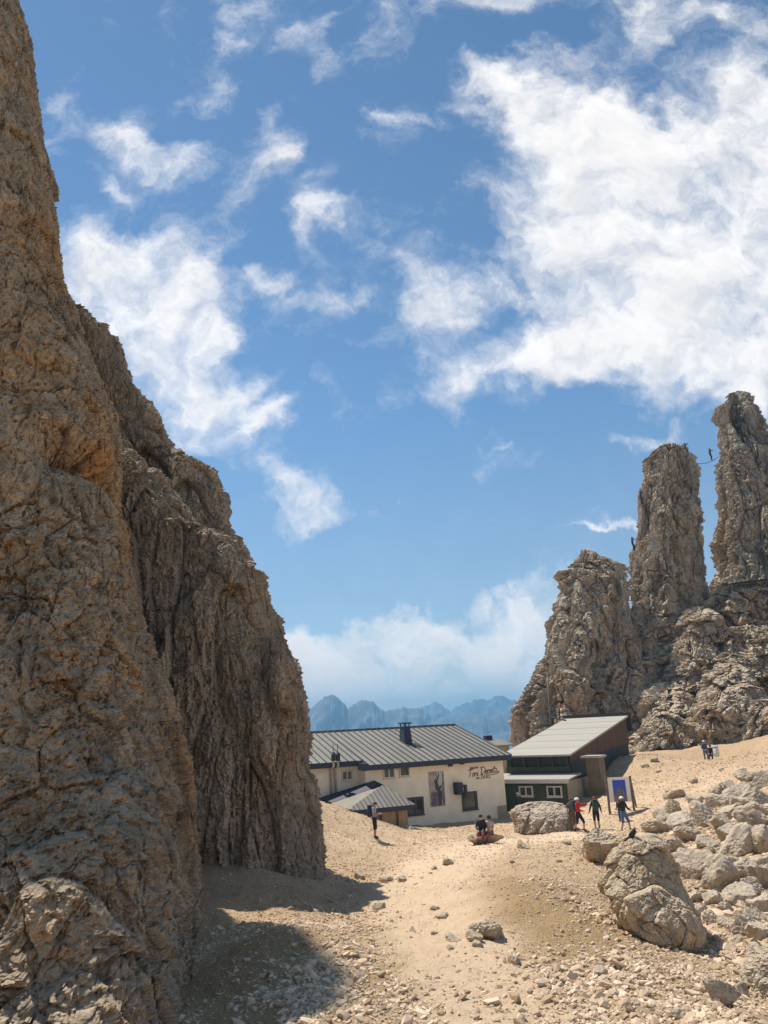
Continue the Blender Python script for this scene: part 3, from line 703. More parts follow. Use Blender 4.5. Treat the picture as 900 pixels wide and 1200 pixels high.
boulder(872, 1168, 16, 14, .9, 17, 'small grey stone touching the brown wedge of rock', 'rock', name='rock')
edge_rows = [(1108, 902, 930, 10.2, .15), (1120, 890, 950, 10.1, .4), (1145, 882, 970, 10, .6), (1200, 878, 980, 9.9, .7), (1260, 878, 985, 9.8, .7)]
o = rock_loft('boulder', edge_rows, MAT_BOULDER, 240, 200, (.5, .15, .2, .06, .02), 929, 2.4, .76, vstretch=.9)
tag(o, 'light boulder cut off by the right edge in the lower corner', 'boulder')
# rubble of the right-hand rockfall
RUB = [(800, 972, 46, 26, 21), (832, 968, 40, 34, 22), (775, 975, 40, 20, 23), (812, 985, 34, 22, 24), (845, 945, 36, 26, 25), (872, 935, 44, 26, 26), (893, 942, 44, 30, 27), (860, 960, 40, 26, 28), (885, 968, 46, 34, 29), (860, 985, 40, 26, 30),
       (823, 1030, 52, 44, 31), (848, 1042, 46, 48, 32), (870, 1005, 56, 44, 33), (898, 1000, 44, 40, 34), (875, 1030, 40, 30, 35), (900, 1040, 50, 40, 36), (868, 1060, 50, 36, 37), (840, 1062, 34, 26, 38), (898, 1072, 44, 30, 39), (812, 1008, 30, 22, 40),
       (790, 1000, 34, 26, 41), (838, 1085, 26, 20, 42), (858, 1092, 30, 24, 43), (880, 1100, 36, 30, 44), (900, 1105, 40, 34, 45), (826, 1075, 22, 18, 46), (885, 1080, 30, 22, 47), (842, 1108, 18, 14, 48), (866, 1110, 22, 18, 49), (890, 1125, 26, 22, 50),
       (815, 1058, 24, 18, 51), (852, 1020, 34, 24, 52), (835, 995, 30, 22, 53), (898, 955, 30, 20, 54), (880, 915, 30, 18, 55), (855, 925, 26, 18, 56), (838, 932, 22, 14, 57), (898, 922, 34, 22, 58), (780, 955, 18, 10, 59), (818, 950, 20, 14, 60),
       (876, 985, 34, 26, 61), (850, 972, 28, 20, 62), (808, 1022, 22, 18, 63), (896, 1020, 36, 26, 64), (884, 1050, 34, 26, 65), (850, 1072, 26, 20, 66), (872, 1082, 24, 18, 67), (905, 985, 34, 30, 68), (866, 945, 26, 18, 69), (884, 955, 24, 18, 70)]
for (x, y, w, h, s_) in RUB:
    boulder(x, y, w * .88, h * .92, .9, s_, 'pale angular block among the tumbled rubble on the right-hand slope', 'rubble block', 'rubble blocks of the rockfall', MAT_RUBBLE, sub=4, name='rubble_block', planes=12, noise=.035, fine=.04, sink=.30, tilt=.5 * math.sin(s_ * 7.3))
rr_ = random.Random(77)
rub_proto = []
for k in range(5):
    p, f = rock_shape(300 + k, 4, (.5, .42, .36), 11, .06, .04); rub_proto.append((p, f))
rub_me = {}
for k in range(95):
    x = rr_.uniform(772, 905); lo = 930 - (x - 772) * .12; hi = 1000 + (x - 772) * 1.0
    y = lo + (min(hi, 1135) - lo) * rr_.random() ** .8
    if x < 815 and y > 985: continue
    g = on_ground(x, y); sz = float(np.dot(g, cf)) / FOC * rr_.choice((6, 7, 8, 9, 10, 12, 14, 18)); kk = k % 5
    if kk not in rub_me: rub_me[kk] = o = mesh_np('rubble_block', rub_proto[kk][0], rub_proto[kk][1], MAT_RUBBLE)
    else: o = rub_me[kk].copy(); C.objects.link(o)
    o.location = (g[0], g[1], gz(g[0], g[1]) + .10 * sz); o.scale = (sz * rr_.uniform(.8, 1.5), sz * rr_.uniform(.7, 1.2), sz * rr_.uniform(.7, 1.2))
    o.rotation_euler = (rr_.uniform(-.6, .6), rr_.uniform(-.6, .6), rr_.uniform(0, 6.28))
    tag(o, 'pale angular block among the tumbled rubble on the right-hand slope', 'rubble block', 'rubble blocks of the rockfall')
# loose stones lying about
rng = random.Random(5)
LOOSE = [(420, 1030, 16, 10), (445, 1066, 16, 12), (450, 1034, 18, 9), (472, 1033, 14, 8), (524, 1014, 16, 7), (508, 1018, 8, 6), (613, 995, 20, 11), (510, 1066, 14, 6), (517, 1076, 16, 6), (530, 1102, 22, 8), (527, 1114, 10, 6), (510, 1095, 10, 6), (484, 1092, 10, 6), (603, 1130, 18, 14), (706, 1145, 18, 14), (720, 1170, 18, 12), (800, 1195, 26, 16), (745, 1180, 14, 9), (410, 950, 12, 6), (482, 972, 14, 7), (665, 990, 10, 5), (600, 1012, 8, 4), (780, 935, 10, 5), (815, 918, 12, 6), (870, 905, 9, 6), (846, 903, 7, 5), (772, 905, 8, 4), (735, 870, 20, 14), (752, 880, 16, 10), (768, 893, 12, 7), (757, 900, 9, 5), (655, 1010, 9, 5), (560, 1110, 14, 9), (585, 1100, 12, 8)]
proto = []
for k in range(6):
    p, f = rock_shape(200 + k, 3, (.5, .42, .32), 12, .14, .04)
    proto.append((p, f))
protome = {}
for k, (x, y, w, h) in enumerate(LOOSE):
    g = on_ground(x, y); s_ = float(np.dot(g, cf)) / FOC * w
    kk = k % 6
    if kk not in protome:
        o = mesh_np('stone', proto[kk][0], proto[kk][1], MAT_BOULDER); protome[kk] = o
    else:
        o = protome[kk].copy(); C.objects.link(o)
    o.location = (g[0], g[1] + s_ * .2, gz(g[0], g[1] + s_ * .2) + .08 * s_)
    o.scale = (s_, s_, s_ * min(1.5, 1.45 * h / w + .25)); o.rotation_euler = (rng.uniform(-.2, .2), rng.uniform(-.2, .2), rng.uniform(0, 6.28))
    tag(o, 'loose grey stone lying by itself on the sunlit scree', 'stone', 'loose stones on the scree')

# ------------------------------------------------------------------ scree gravel (nobody could count it): one object
def build_gravel():
    rng = np.random.RandomState(42); v0, f0 = ico(1)
    N = 430000
    th = np.radians(rng.uniform(-31, 31, N)); r = np.exp(rng.uniform(math.log(5.5), math.log(64), N))
    xy = np.column_stack([r * np.sin(th), r * np.cos(th)])
    e, p = zones(xy)
    n = fbm(np.column_stack([xy, np.zeros(N)]) * .55, 4, .6, 31)
    # right-hand scree tongue and left bank are the stony places
    c1 = _blobs(xy, [(_pt(720, 1150), 2.4, 3.4, .2), (_pt(640, 1180), 2.0, 1.8, 0), (_pt(620, 1125), 1.2, 1.8, .2), (_pt(390, 1150), 1.6, 2.4, 0), (_pt(390, 1085), 1.5, 4.5, -.1), (_pt(690, 1075), .8, 3.5, .2), (_pt(850, 1075), 2.4, 5, 0), (_pt(860, 1000), 4, 9, .1), (_pt(840, 960), 6, 8, 0), (_pt(460, 1030), 2, 4, 0)])
    c2 = _blobs(xy, [(_pt(850, 1085), 2.0, 4, .2), (_pt(860, 1000), 3.5, 8, .1), (_pt(850, 960), 5, 7, 0)])
    den = .10 + .75 * c1 + .35 * np.clip(n, -.3, .6)
    den = den * (1 - .93 * p) * (1 - .8 * e)
    den = np.where(r > 30, den * .55 + .12, den)
    keep = rng.uniform(0, 1, N) < den
    xy, r, c1, c2 = xy[keep], r[keep], c1[keep], c2[keep]; n = len(xy)
    s = np.exp(rng.normal(math.log(.0125), .56, n)) * (.8 + .75 * c1 + 1.6 * c2)
    s = np.clip(s, .00095 * r, .085 + .13 * c2)
    z = ground_z(xy)
    ang = rng.uniform(0, 2 * np.pi, n)
    jit = rng.uniform(.55, 1.25, (n, len(v0)))
    dims = np.column_stack([rng.uniform(.8, 1.5, n), rng.uniform(.7, 1.1, n), rng.uniform(.45, .85, n)])
    P = v0[None] * jit[:, :, None] * dims[:, None] * s[:, None, None]
    ca, sa = np.cos(ang)[:, None], np.sin(ang)[:, None]
    X = P[:, :, 0] * ca - P[:, :, 1] * sa; Y = P[:, :, 0] * sa + P[:, :, 1] * ca
    tl = rng.uniform(-.5, .5, n)[:, None]
    Z = P[:, :, 2] + X * tl
    V = np.stack([X + xy[:, 0][:, None], Y + xy[:, 1][:, None], Z + (z + s * .15)[:, None]], -1).reshape(-1, 3)
    F = (f0[None] + (np.arange(n) * len(v0))[:, None, None]).reshape(-1, 3)
    tone = np.repeat(rng.uniform(0, 1, n), len(v0))
    m, t, b = new_mat('gravel_stone')
    a = t.add('ShaderNodeAttribute', attribute_name='tone')
    c = t.mix(a.outputs['Fac'], (.76, .59, .42), (.38, .27, .165))
    tc = t.add('ShaderNodeTexCoord')
    c = t.mix(t.math('MULTIPLY', t.ramp(t.noise(tc.outputs['Object'], 30, 4, .6), .5, .7), .35), c, (.34, .27, .19))
    t.l.new(c, b.inputs['Base Color']); b.inputs['Roughness'].default_value = .93; b.inputs['Specular IOR Level'].default_value = .12
    o = mesh_np('gravel', V, F, m, attrs={'tone': tone})
    tag(o, 'loose pale scree stones covering the slopes beside the trodden path', 'gravel', kind='stuff')
    print('gravel stones', n)
build_gravel()
# ------------------------------------------------------------------ buildings
class Frame:
    "local axes of a building: x along the front to the right, y into the building, z up"
    def __init__(s, o, deg):
        a = math.radians(deg); s.o = np.array(o, float); s.rz = a
        s.ex = np.array([math.cos(a), math.sin(a), 0]); s.ey = np.array([-math.sin(a), math.cos(a), 0]); s.ez = np.array([0, 0, 1.])
    def ray(s, px, py):
        d = ray(px, py); o = -s.o
        return np.array([o @ s.ex, o @ s.ey, o[2]]), np.array([d @ s.ex, d @ s.ey, d[2]])
    def hit(s, px, py, ax, val):
        o, d = s.ray(px, py); return o + d * ((val - o[ax]) / d[ax])
    def hit_slope(s, px, py, y0, h0, sl):
        o, d = s.ray(px, py); k = (h0 + (o[1] - y0) * sl - o[2]) / (d[2] - d[1] * sl); return o + d * k
    def world(s, p): return s.o + s.ex * p[0] + s.ey * p[1] + s.ez * p[2]

M_PLASTER = plain('cream_plaster', (.90, .81, .64), .9, var=.07, scale=1.2, bump=.25, bscale=60)
M_ROOF = plain('grey_sheet_metal', (.26, .235, .19), .5, .35, var=.10, scale=.7, stretch=(1, .3, 1))
M_SEAM = plain('seam_shade_metal', (.10, .10, .105), .5, .3)  # roof metal darkened, shadow lines of the seams put into its colour
M_FASCIA = plain('dark_blue_fascia', (.025, .032, .06), .55)
M_WFRAME = plain('white_window_frame', (.62, .60, .54), .6)
M_DFRAME = plain('dark_window_frame', (.06, .06, .07), .5)
M_BROWN = plain('brown_boards', (.12, .068, .042), .8, var=.35, scale=2.2, stretch=(4, 4, .15), bump=.5, bscale=9)
M_TAN = plain('tan_boards', (.46, .31, .17), .8, var=.2, scale=2.0, stretch=(4, 4, .2))
M_GREEN = plain('dark_green_paint', (.055, .075, .05), .75, var=.15, scale=1.5)
M_NAVY = plain('dark_slate_boards', (.035, .046, .052), .7, var=.25, scale=1.3, stretch=(3, 3, .3))
M_SHEDROOF = plain('pale_roofing_sheet', (.40, .365, .30), .7, var=.06, scale=.5, stretch=(.3, 2, 1))
M_CONC = plain('weathered_concrete', (.40, .345, .24), .9, var=.15, scale=1.4, bump=.3)
M_PIPE = plain('pale_pipe', (.60, .56, .48), .5)
M_BLACK = plain('black_metal', (.018, .02, .026), .5)
M_RED = plain('red_brown_lettering', (.17, .045, .025), .8)
def glass_mat(name, tint):
    m, t, b = new_mat(name)
    tc = t.add('ShaderNodeTexCoord'); n = t.noise(tc.outputs['Object'], 2.2, 2, .5)
    t.l.new(t.mix(t.ramp(n, .4, .6), tint, tuple(v * 2.6 for v in tint)), b.inputs['Base Color'])
    b.inputs['Roughness'].default_value = .08; b.inputs['Specular IOR Level'].default_value = .6
    return m
M_GLASS = glass_mat('window_glass', (.03, .035, .035))

def window(F, parent, a, b, y, frame, bars=1, fw=.07, name='window'):
    "a, b: pixel corners on the wall plane local y"
    p, q = F.hit(a[0], a[1], 1, y), F.hit(b[0], b[1], 1, y)
    x0, x1 = sorted((p[0], q[0])); z0, z1 = sorted((p[2], q[2]))
    f = MB()
    f.box(x0, x1, y - .07, y + .02, z0, z0 + fw); f.box(x0, x1, y - .07, y + .02, z1 - fw, z1)
    f.box(x0, x0 + fw, y - .07, y + .02, z0 + fw, z1 - fw); f.box(x1 - fw, x1, y - .07, y + .02, z0 + fw, z1 - fw)
    for k in range(bars):
        xc = x0 + (x1 - x0) * (k + 1) / (bars + 1); f.box(xc - fw * .5, xc + fw * .5, y - .068, y + .02, z0 + fw, z1 - fw)
    f.box(x0 - .04, x1 + .04, y - .11, y + .02, z0 - .05, z0 - .002)
    fo = f.build(name, frame, parent)
    g = MB(); g.box(x0 + fw, x1 - fw, y - .02, y + .015, z0 + fw, z1 - fw)
    g.build('pane', M_GLASS, fo)
    return fo

# ---- the mountain hut
H = Frame(at(595, 960, 52), 24)
hut = empty('mountain_hut', H.o, H.rz)
tag(hut, 'long cream mountain hut with grey seamed metal roof and red lettering', 'hut')
OV = .5
er = H.hit(599, 884.5, 1, -OV); UV, HE = er[0], er[2]
rd = H.hit(533, 849.5, 0, UV); YR, HR = rd[1], rd[2]
SL = (HR - HE) / (YR + OV)
US = H.hit(431.5, 898, 1, -OV)[0]
SB, SE = .95, .45                                  # the left wing's wall and eave stand back
UL = H.hit(318, 905, 1, SB)[0]
def hr(y): return HE + (y + OV) * SL
YB = 2 * YR
w = MB()
def gable_block(mb, x0, x1, y0, zb, mi=0):
    t0, tb = hr(y0) - .16, hr(y0) - .16
    pts = [(x0, y0, zb), (x0, YB, zb), (x0, YB, hr(0) - .16), (x0, YR, HR - .16), (x0, y0, t0)]
    pts += [(x1,) + p[1:] for p in pts]
    mb.poly(pts, [(0, 1, 2, 3, 4), (9, 8, 7, 6, 5), (0, 4, 9, 5), (4, 3, 8, 9), (3, 2, 7, 8), (2, 1, 6, 7), (1, 0, 5, 6)], mi)
gable_block(w, US, 0, 0, -2.5); gable_block(w, UL, US - .003, SB, -2.5)
w.build('wall', M_PLASTER, hut)
r = MB()
def roof_half(x0, x1, y0):
    r.slab([(x0, y0, hr(y0)), (x1, y0, hr(y0)), (x1, YR, HR), (x0, YR, HR)], .10, 0)
    n = max(2, int(round((x1 - x0) / .44)))
    for k in range(n + 1):
        x = x0 + (x1 - x0) * k / n; x = min(max(x, x0 + .03), x1 - .03)
        r.hexa([(x - .03, y0, hr(y0) - .002), (x + .03, y0, hr(y0) - .002), (x + .03, YR, HR - .002), (x - .03, YR, HR - .002),
                (x - .022, y0, hr(y0) + .07), (x + .022, y0, hr(y0) + .07), (x + .022, YR, HR + .07), (x - .022, YR, HR + .07)], 1)
roof_half(US, UV, -OV); roof_half(UL - .4, US - .003, SE)
r.slab([(UL - .4, YR + .004, HR), (UV, YR + .004, HR), (UV, YB + .5, hr(-OV)), (UL - .4, YB + .5, hr(-OV))], .10, 0)
r.box(UL - .4, UV, YR - .12, YR + .12, HR - .01, HR + .085, 1)
ro = r.build('roof', [M_ROOF, M_SEAM], hut)
f = MB()
f.box(US - .30, UV + .02, -OV - .05, -OV + .002, HE - .30, HE + .015)
f.box(US - .30, UV, -OV + .003, -.003, HE - .30, HE - .26)
f.box(UL - .4, US - .303, SE - .05, SE + .002, hr(SE) - .30, hr(SE) + .015)
f.box(UL - .4, US - .303, SE + .003, SB - .003, hr(SE) - .30, hr(SE) - .26)
f.box(US - .30, US - .004, -OV + .003, SE - .06, HE - .26, HE + .10)
f.hexa([(UV + .003, -OV, HE - .22), (UV + .045, -OV, HE - .22), (UV + .045, YR, HR - .22), (UV + .003, YR, HR - .22),
        (UV + .003, -OV, HE + .05), (UV + .045, -OV, HE + .05), (UV + .045, YR, HR + .05), (UV + .003, YR, HR + .05)])
f.build('fascia', M_FASCIA, hut)
window(H, hut, (448.5, 899.5), (462.5, 911.5), 0, M_WFRAME)
window(H, hut, (467.5, 898), (480, 909.5), 0, M_WFRAME, 0)
window(H, hut, (400, 903.5), (413, 914), SB, M_WFRAME)
window(H, hut, (476, 935), (497, 954), 0, M_DFRAME, 1, .13)
window(H, hut, (540.5, 928.5), (560, 948), 0, M_DFRAME, 0, .15)
# chimney
c = H.hit_slope(475.5, 870, -OV, HE, SL); c2 = H.hit_slope(470, 868, -OV, HE, SL); c3 = H.hit_slope(481, 868, -OV, HE, SL)
wd = abs(c3[0] - c2[0]) / 2 * .95; top = H.hit(474, 851.5, 1, c[1])[2]
m = MB(); zb = c[2] - .3
m.hexa([(c[0] - wd, c[1] - .45, zb), (c[0] + wd, c[1] - .45, zb), (c[0] + wd, c[1] + .45, zb), (c[0] - wd, c[1] + .45, zb),
        (c[0] - wd * .72, c[1] - .34, top), (c[0] + wd * .72, c[1] - .34, top), (c[0] + wd * .72, c[1] + .34, top), (c[0] - wd * .72, c[1] + .34, top)])
ch = m.build('chimney', M_FASCIA, ro)
m = MB()
for sx in (-1, 1):
    for sy in (-1, 1): m.box(c[0] + sx * wd * .6 - .03, c[0] + sx * wd * .6 + .03, c[1] + sy * .28 - .03, c[1] + sy * .28 + .03, top + .002, top + .17)
m.box(c[0] - wd * 1.0, c[0] + wd * 1.0, c[1] - .45, c[1] + .45, top + .17, top + .26)
m.build('chimney_cap', M_BLACK, ro)
# two wall flues on the left wing
for px in (388.5, 393.8):
    b0, b1 = H.hit(px, 932, 1, SB - .12), H.hit(px, 894, 1, SE - .16)
    m = MB(); m.tube([(b0[0], SB - .12, b0[2] - .6), (b0[0], SB - .12, hr(SE) - .42), (b0[0], SE - .16, hr(SE) - .20), (b0[0], SE - .16, b1[2] + .15)], .075, 10)
    fl = m.build('flue_pipe', M_PIPE, hut, smooth=True)
    m = MB(); m.tube([(b0[0], SE - .16, b1[2] + .10), (b0[0], SE - .16, b1[2] + .46)], .13, 10); m.tube([(b0[0], SE - .16, b1[2] + .46), (b0[0], SE - .16, b1[2] + .62)], .17, 10, r1=.04)
    m.tube([(b0[0], SE - .16, b1[2] + .6), (b0[0], SE - .16, b1[2] + 1.05)], .02, 6)
    m.build('flue_cap', M_BLACK, fl)
# wall fittings
a, b = H.hit(530.5, 917, 1, 0), H.hit(538.5, 930.5, 1, 0)
m = MB(); m.box(a[0], b[0], -.55, -.003, b[2], a[2]); vb = m.build('wall_vent', M_FASCIA, hut, bevel=.03)
a = H.hit(543, 919.5, 1, 0); m = MB(); m.tube([(b[0] - .05, -.3, a[2] - .05), (b[0] + .28, -.3, a[2] - .05), (b[0] + .30, -.3, a[2] - .75)], .12, 10); m.build('vent_pipe', M_DFRAME, vb)
for px, py in ((528, 895.5), (541.5, 893)):
    a = H.hit(px, py, 1, -.2); m = MB(); m.box(a[0] - .10, a[0] + .10, -.30, -.05, a[2] - .14, a[2] + .14); m.box(a[0] - .03, a[0] + .03, -.06, .0, a[2] - .04, a[2] + .04)
    m.build('floodlight', M_BLACK, hut)
a, b = H.hit(582.5, 944.5, 1, 0), H.hit(594.5, 961, 1, 0)
m = MB(); m.box(a[0], b[0], -.05, -.003, b[2] - .6, a[2]); m.build('plinth_panel', M_CONC, hut)
# large climbing photograph on the wall
a, b = H.hit(502, 905, 1, 0), H.hit(522, 944, 1, 0)
x0, x1, z0, z1 = a[0], b[0], b[2], a[2]
P_BG = plain('poster_rock', (.40, .36, .29), .6, var=.3, scale=3.0); P_SKY = plain('poster_haze', (.55, .54, .52), .6, var=.1)
P_DK = plain('poster_figure', (.07, .065, .085), .6, var=.3); P_GR = plain('poster_shadow_rock', (.17, .15, .17), .6, var=.4, scale=4)
m = MB(); W, Hh = x1 - x0, z1 - z0
m.box(x0, x1, -.05, -.003, z0, z1, 0)
def flat(pts, mi, lift):
    p3 = [(x0 + u * W, -.05 - lift, z0 + v * Hh) for u, v in pts]; n = len(p3)
    m.poly(p3 + [(p[0], p[1] + .002, p[2]) for p in p3], [tuple(range(n)), tuple(range(2 * n - 1, n - 1, -1))] + [(i, n + i, n + (i + 1) % n, (i + 1) % n) for i in range(n)], mi)
flat([(.55, .98), (.93, .98), (.93, .72), (.80, .55), (.66, .62), (.60, .80)], 1, .003)
flat([(.06, .02), (.48, .02), (.50, .40), (.30, .44), (.06, .40)], 3, .003)
flat([(.86, .95), (.95, .98), (.95, .05), (.84, .05), (.80, .40), (.90, .66)], 3, .006)
flat([(.52, .02), (.74, .02), (.80, .30), (.74, .46), (.60, .52), (.56, .68), (.46, .72), (.36, .66), (.38, .50), (.50, .40)], 2, .006)
flat([(.30, .74), (.44, .80), (.50, .74), (.44, .68), (.32, .68)], 2, .009)
flat([(.52, .70), (.66, .86), (.70, .97), (.64, .95), (.46, .72)], 2, .009)
flat([(.58, .56), (.80, .60), (.92, .78), (.86, .60), (.74, .50), (.60, .48)], 2, .009)
m.build('poster', [P_BG, P_SKY, P_DK, P_GR], hut)
# lettering painted by hand on the wall
GL = {
 'T': (.62, [[(-.05, .93), (.2, 1.0), (.75, 1.04)], [(.38, 1.0), (.30, .5), (.22, 0)]]),
 'D': (.80, [[(.18, .98), (.10, .45), (.02, 0)], [(-.12, .90), (.15, 1.0), (.50, .98), (.78, .70), (.70, .28), (.38, .02), (-.05, -.02)]]),
 'o': (.44, [[(.20, .5), (.04, .40), (.0, .18), (.12, 0), (.28, .06), (.34, .30), (.20, .5), (.46, .44)]]),
 'n': (.46, [[(.04, .5), (.0, 0)], [(.02, .32), (.18, .5), (.32, .44), (.34, .1), (.44, .02)]]),
 'i': (.20, [[(.04, .48), (.02, .06), (.14, .0)], [(.06, .70), (.11, .76)]]),
 'e': (.42, [[(.02, .22), (.30, .32), (.28, .48), (.12, .5), (.0, .26), (.10, .0), (.28, .02), (.42, .14)]]),
 'm': (.68, [[(.04, .5), (.0, 0)], [(.02, .32), (.16, .5), (.28, .42), (.28, .0)], [(.28, .32), (.42, .5), (.56, .42), (.56, .08), (.66, .02)]]),
 't': (.34, [[(.16, .92), (.08, .10), (.22, .0), (.34, .10)], [(-.04, .58), (.34, .64)]]),
 'z': (.44, [[(.0, .48), (.36, .50), (.02, .02), (.42, .02)]]),
 'R': (.7, [[(0, 0), (0, 1), (.45, .95), (.45, .55), (0, .5), (.5, 0)]]), 'I': (.3, [[(.05, 0), (.05, 1)]]), 'F': (.6, [[(0, 0), (0, 1), (.5, 1)], [(0, .5), (.4, .5)]]),
 'U': (.7, [[(0, 1), (0, .2), (.2, 0), (.4, .1), (.5, 1)]]), 'G': (.7, [[(.5, .85), (.25, 1), (0, .6), (.1, .1), (.4, 0), (.5, .45), (.3, .45)]]), 'O': (.7, [[(.25, 1), (0, .5), (.25, 0), (.5, .5), (.25, 1)]]),
 '2': (.62, [[(.0, .8), (.2, 1), (.42, .8), (.0, 0), (.46, 0)]]), '6': (.62, [[(.38, 1), (.08, .6), (.02, .2), (.22, 0), (.42, .22), (.28, .5), (.04, .3)]]),
 '8': (.62, [[(.22, .52), (.04, .76), (.22, 1), (.40, .76), (.22, .52), (.0, .24), (.22, 0), (.44, .24), (.22, .52)]]), '5': (.6, [[(.42, 1), (.06, 1), (.04, .56), (.3, .58), (.42, .28), (.24, 0), (.0, .08)]]), ' ': (.42, [])}
def write(mb, text, p0, p1, hpx, r):
    a, b = H.hit(p0[0], p0[1], 1, 0), H.hit(p1[0], p1[1], 1, 0); t = H.hit(p0[0], p0[1] - hpx, 1, 0)
    tot = sum(GL[ch][0] for ch in text); hgt = t[2] - a[2]; dx = (b[0] - a[0]) / tot; dz = (b[2] - a[2]) / tot; x = 0
    for ch in text:
        wch, strokes = GL[ch]
        for st in strokes:
            mb.tube([(a[0] + (x + u + .12 * v) * dx, -.012, a[2] + (x + u) * dz + v * hgt) for u, v in st], r, 5)
        x += wch
m = MB()
write(m, 'RIFUGIO', (551, 901.6), (560.5, 900.4), 2.3, .016)
write(m, 'Toni', (548.8, 910.6), (561, 909.0), 8.2, .026)
write(m, 'Demetz', (563.5, 907.6), (583, 904.6), 8.6, .026)
write(m, 'm 2685', (558.5, 913.4), (575, 911.4), 4.6, .021)
sw = [H.hit(px, py, 1, -.012) for px, py in ((582.5, 904.4), (584.8, 903.6), (584.2, 905.4), (580, 907.0), (575, 908.2))]
m.tube([tuple(p) for p in sw], .022, 5)
m.build('lettering', M_RED, hut)
# ---- annex with hip roof
AY = -4.0
ax0, ax1 = H.hit(405, 950, 1, AY), H.hit(487, 943.5, 1, AY)
EH = (ax0[2] + ax1[2]) / 2; X0, X1 = ax0[0], ax1[0]
apx = H.hit(449, 919.3, 1, AY + 1.9); XA, AYR, RH = apx
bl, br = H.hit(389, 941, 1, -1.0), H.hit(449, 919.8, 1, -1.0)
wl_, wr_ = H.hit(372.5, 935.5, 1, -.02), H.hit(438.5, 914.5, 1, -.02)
m = MB(); T = .10
pts = [(X0, AY, EH), (X1, AY, EH), (X1, -.004, EH), (X0, -1.0, EH)]
low = [(p[0], p[1], p[2] - T) for p in pts]
m.poly([pts[0], pts[1], (XA, AYR, RH)], [(0, 1, 2)], 0)
m.poly([pts[0], (XA, AYR, RH), tuple(br), tuple(bl), pts[3]], [(0, 1, 2), (0, 2, 3), (0, 3, 4)], 0)
m.poly([pts[1], pts[2], (br[0], -.004, br[2]), tuple(br), (XA, AYR, RH)], [(0, 1, 4), (1, 3, 4), (1, 2, 3)], 0)
m.poly(low, [(3, 2, 1, 0)], 0)
m.poly(pts + low, [(0, 4, 5, 1), (1, 5, 6, 2), (2, 6, 7, 3), (3, 7, 4, 0)], 1)
n = 15
for k in range(1, n):                                 # seams on the front hip plane
    x = X0 + (X1 - X0) * k / n
    tt = (x - X0) / (XA - X0) if x < XA else (X1 - x) / (X1 - XA)
    e = (x, AY + (AYR - AY) * tt * .985, EH + (RH - EH) * tt * .985); s_ = (x, AY, EH)
    m.hexa([(x - .022, s_[1], s_[2] - .002), (x + .022, s_[1], s_[2] - .002), (x + .022, e[1], e[2] - .002), (x - .022, e[1], e[2] - .002),
            (x - .018, s_[1], s_[2] + .05), (x + .018, s_[1], s_[2] + .05), (x + .018, e[1], e[2] + .03), (x - .018, e[1], e[2] + .03)], 2)
anx = MB()
anx.box(X0 + .3, X1 - .35, AY + .35, -.006, -2.6, EH - T - .003, 0)
anx.box(X0 + .26, X1 - .31, AY + .31, AY + .347, -2.6, EH - 1.15, 1)
for u in (.28, .52, .76):
    x = X0 + (X1 - X0) * u; anx.box(x - .05, x + .05, AY + .27, AY + .309, -2.6, EH - T - .003, 1)
ao = anx.build('annex', [M_TAN, M_BROWN], hut)
m.build('annex_roof', [M_ROOF, M_FASCIA, M_SEAM], ao)
g = MB(); g.slab([tuple(bl + (0, 0, .02)), tuple(br + (0, 0, .02)), tuple(wr_), tuple(wl_)], .16); g.build('dark_sheet', M_FASCIA, ao)  # dark blue sheet from the wall down over the rear left slope
g = MB(); g.box(X0 - .02, X1 + .05, AY - .07, AY - .004, EH - .24, EH + .01); g.build('annex_fascia', M_FASCIA, ao)

# ---- green shed with the pale mono-pitch roof
S = Frame(at(667, 947, 53), -35)
shed = empty('shed', S.o, S.rz)
tag(shed, 'dark green two-level shed with pale sloping roof and brown boarded gable', 'shed')
uL = S.hit(590, 935, 1, 0)[0] - 1.0
h1 = S.hit(667, 913, 1, -.3)[2]
bk = S.hit(681, 905, 0, .3); Y1, H1B = bk[1], bk[2]
Y1 = min(max(Y1, 1.2), 4.5)
H1B = S.hit(681, 905.5, 1, Y1)[2]
ue = S.hit(668, 884, 1, Y1 - .6); UE, HE2 = ue[0], ue[2]
rg2 = S.hit(736, 838.5, 0, UE); YR2, HR2 = rg2[1], rg2[2]
sl2 = (HR2 - HE2) / (YR2 - (Y1 - .6))
def h2(y): return HE2 + (y - (Y1 - .6)) * sl2
uL2 = S.hit(584, 884.5, 1, Y1 - .6)[0]
UW = UE - .25
m = MB(); m.box(uL, 0, 0, Y1 + 2.5, -2.5, min(h1, H1B) - .12); lw = m.build('lower_wall', M_GREEN, shed)
m = MB(); m.box(.003, .03, .05, Y1 + 2.5, -2.5, min(h1, H1B) - .13); m.build('side_wall', M_CONC, shed)
m = MB(); m.slab([(uL - .2, -.3, h1), (.3, -.3, h1), (.3, Y1 - .004, H1B), (uL - .2, Y1 - .004, H1B)], .09)
m.build('lower_roof', M_SHEDROOF, shed)
m = MB(); m.box(uL - .2, .3, -.34, -.303, h1 - .26, h1 - .02); m.build('gutter', M_WFRAME, shed)
m = MB()
m.hexa([(uL2 + .3, Y1, H1B - .25), (UW, Y1, H1B - .25), (UW, YR2 - .1, H1B - .25), (uL2 + .3, YR2 - .1, H1B - .25),
        (uL2 + .3, Y1, h2(Y1) - .15), (UW, Y1, h2(Y1) - .15), (UW, YR2 - .1, h2(YR2 - .1) - .15), (uL2 + .3, YR2 - .1, h2(YR2 - .1) - .15)])
m.box(uL2 + .3, UW, Y1 + .004, YR2 - .1, -2, H1B - .253)
m.build('upper_wall', M_NAVY, shed)
m = MB()
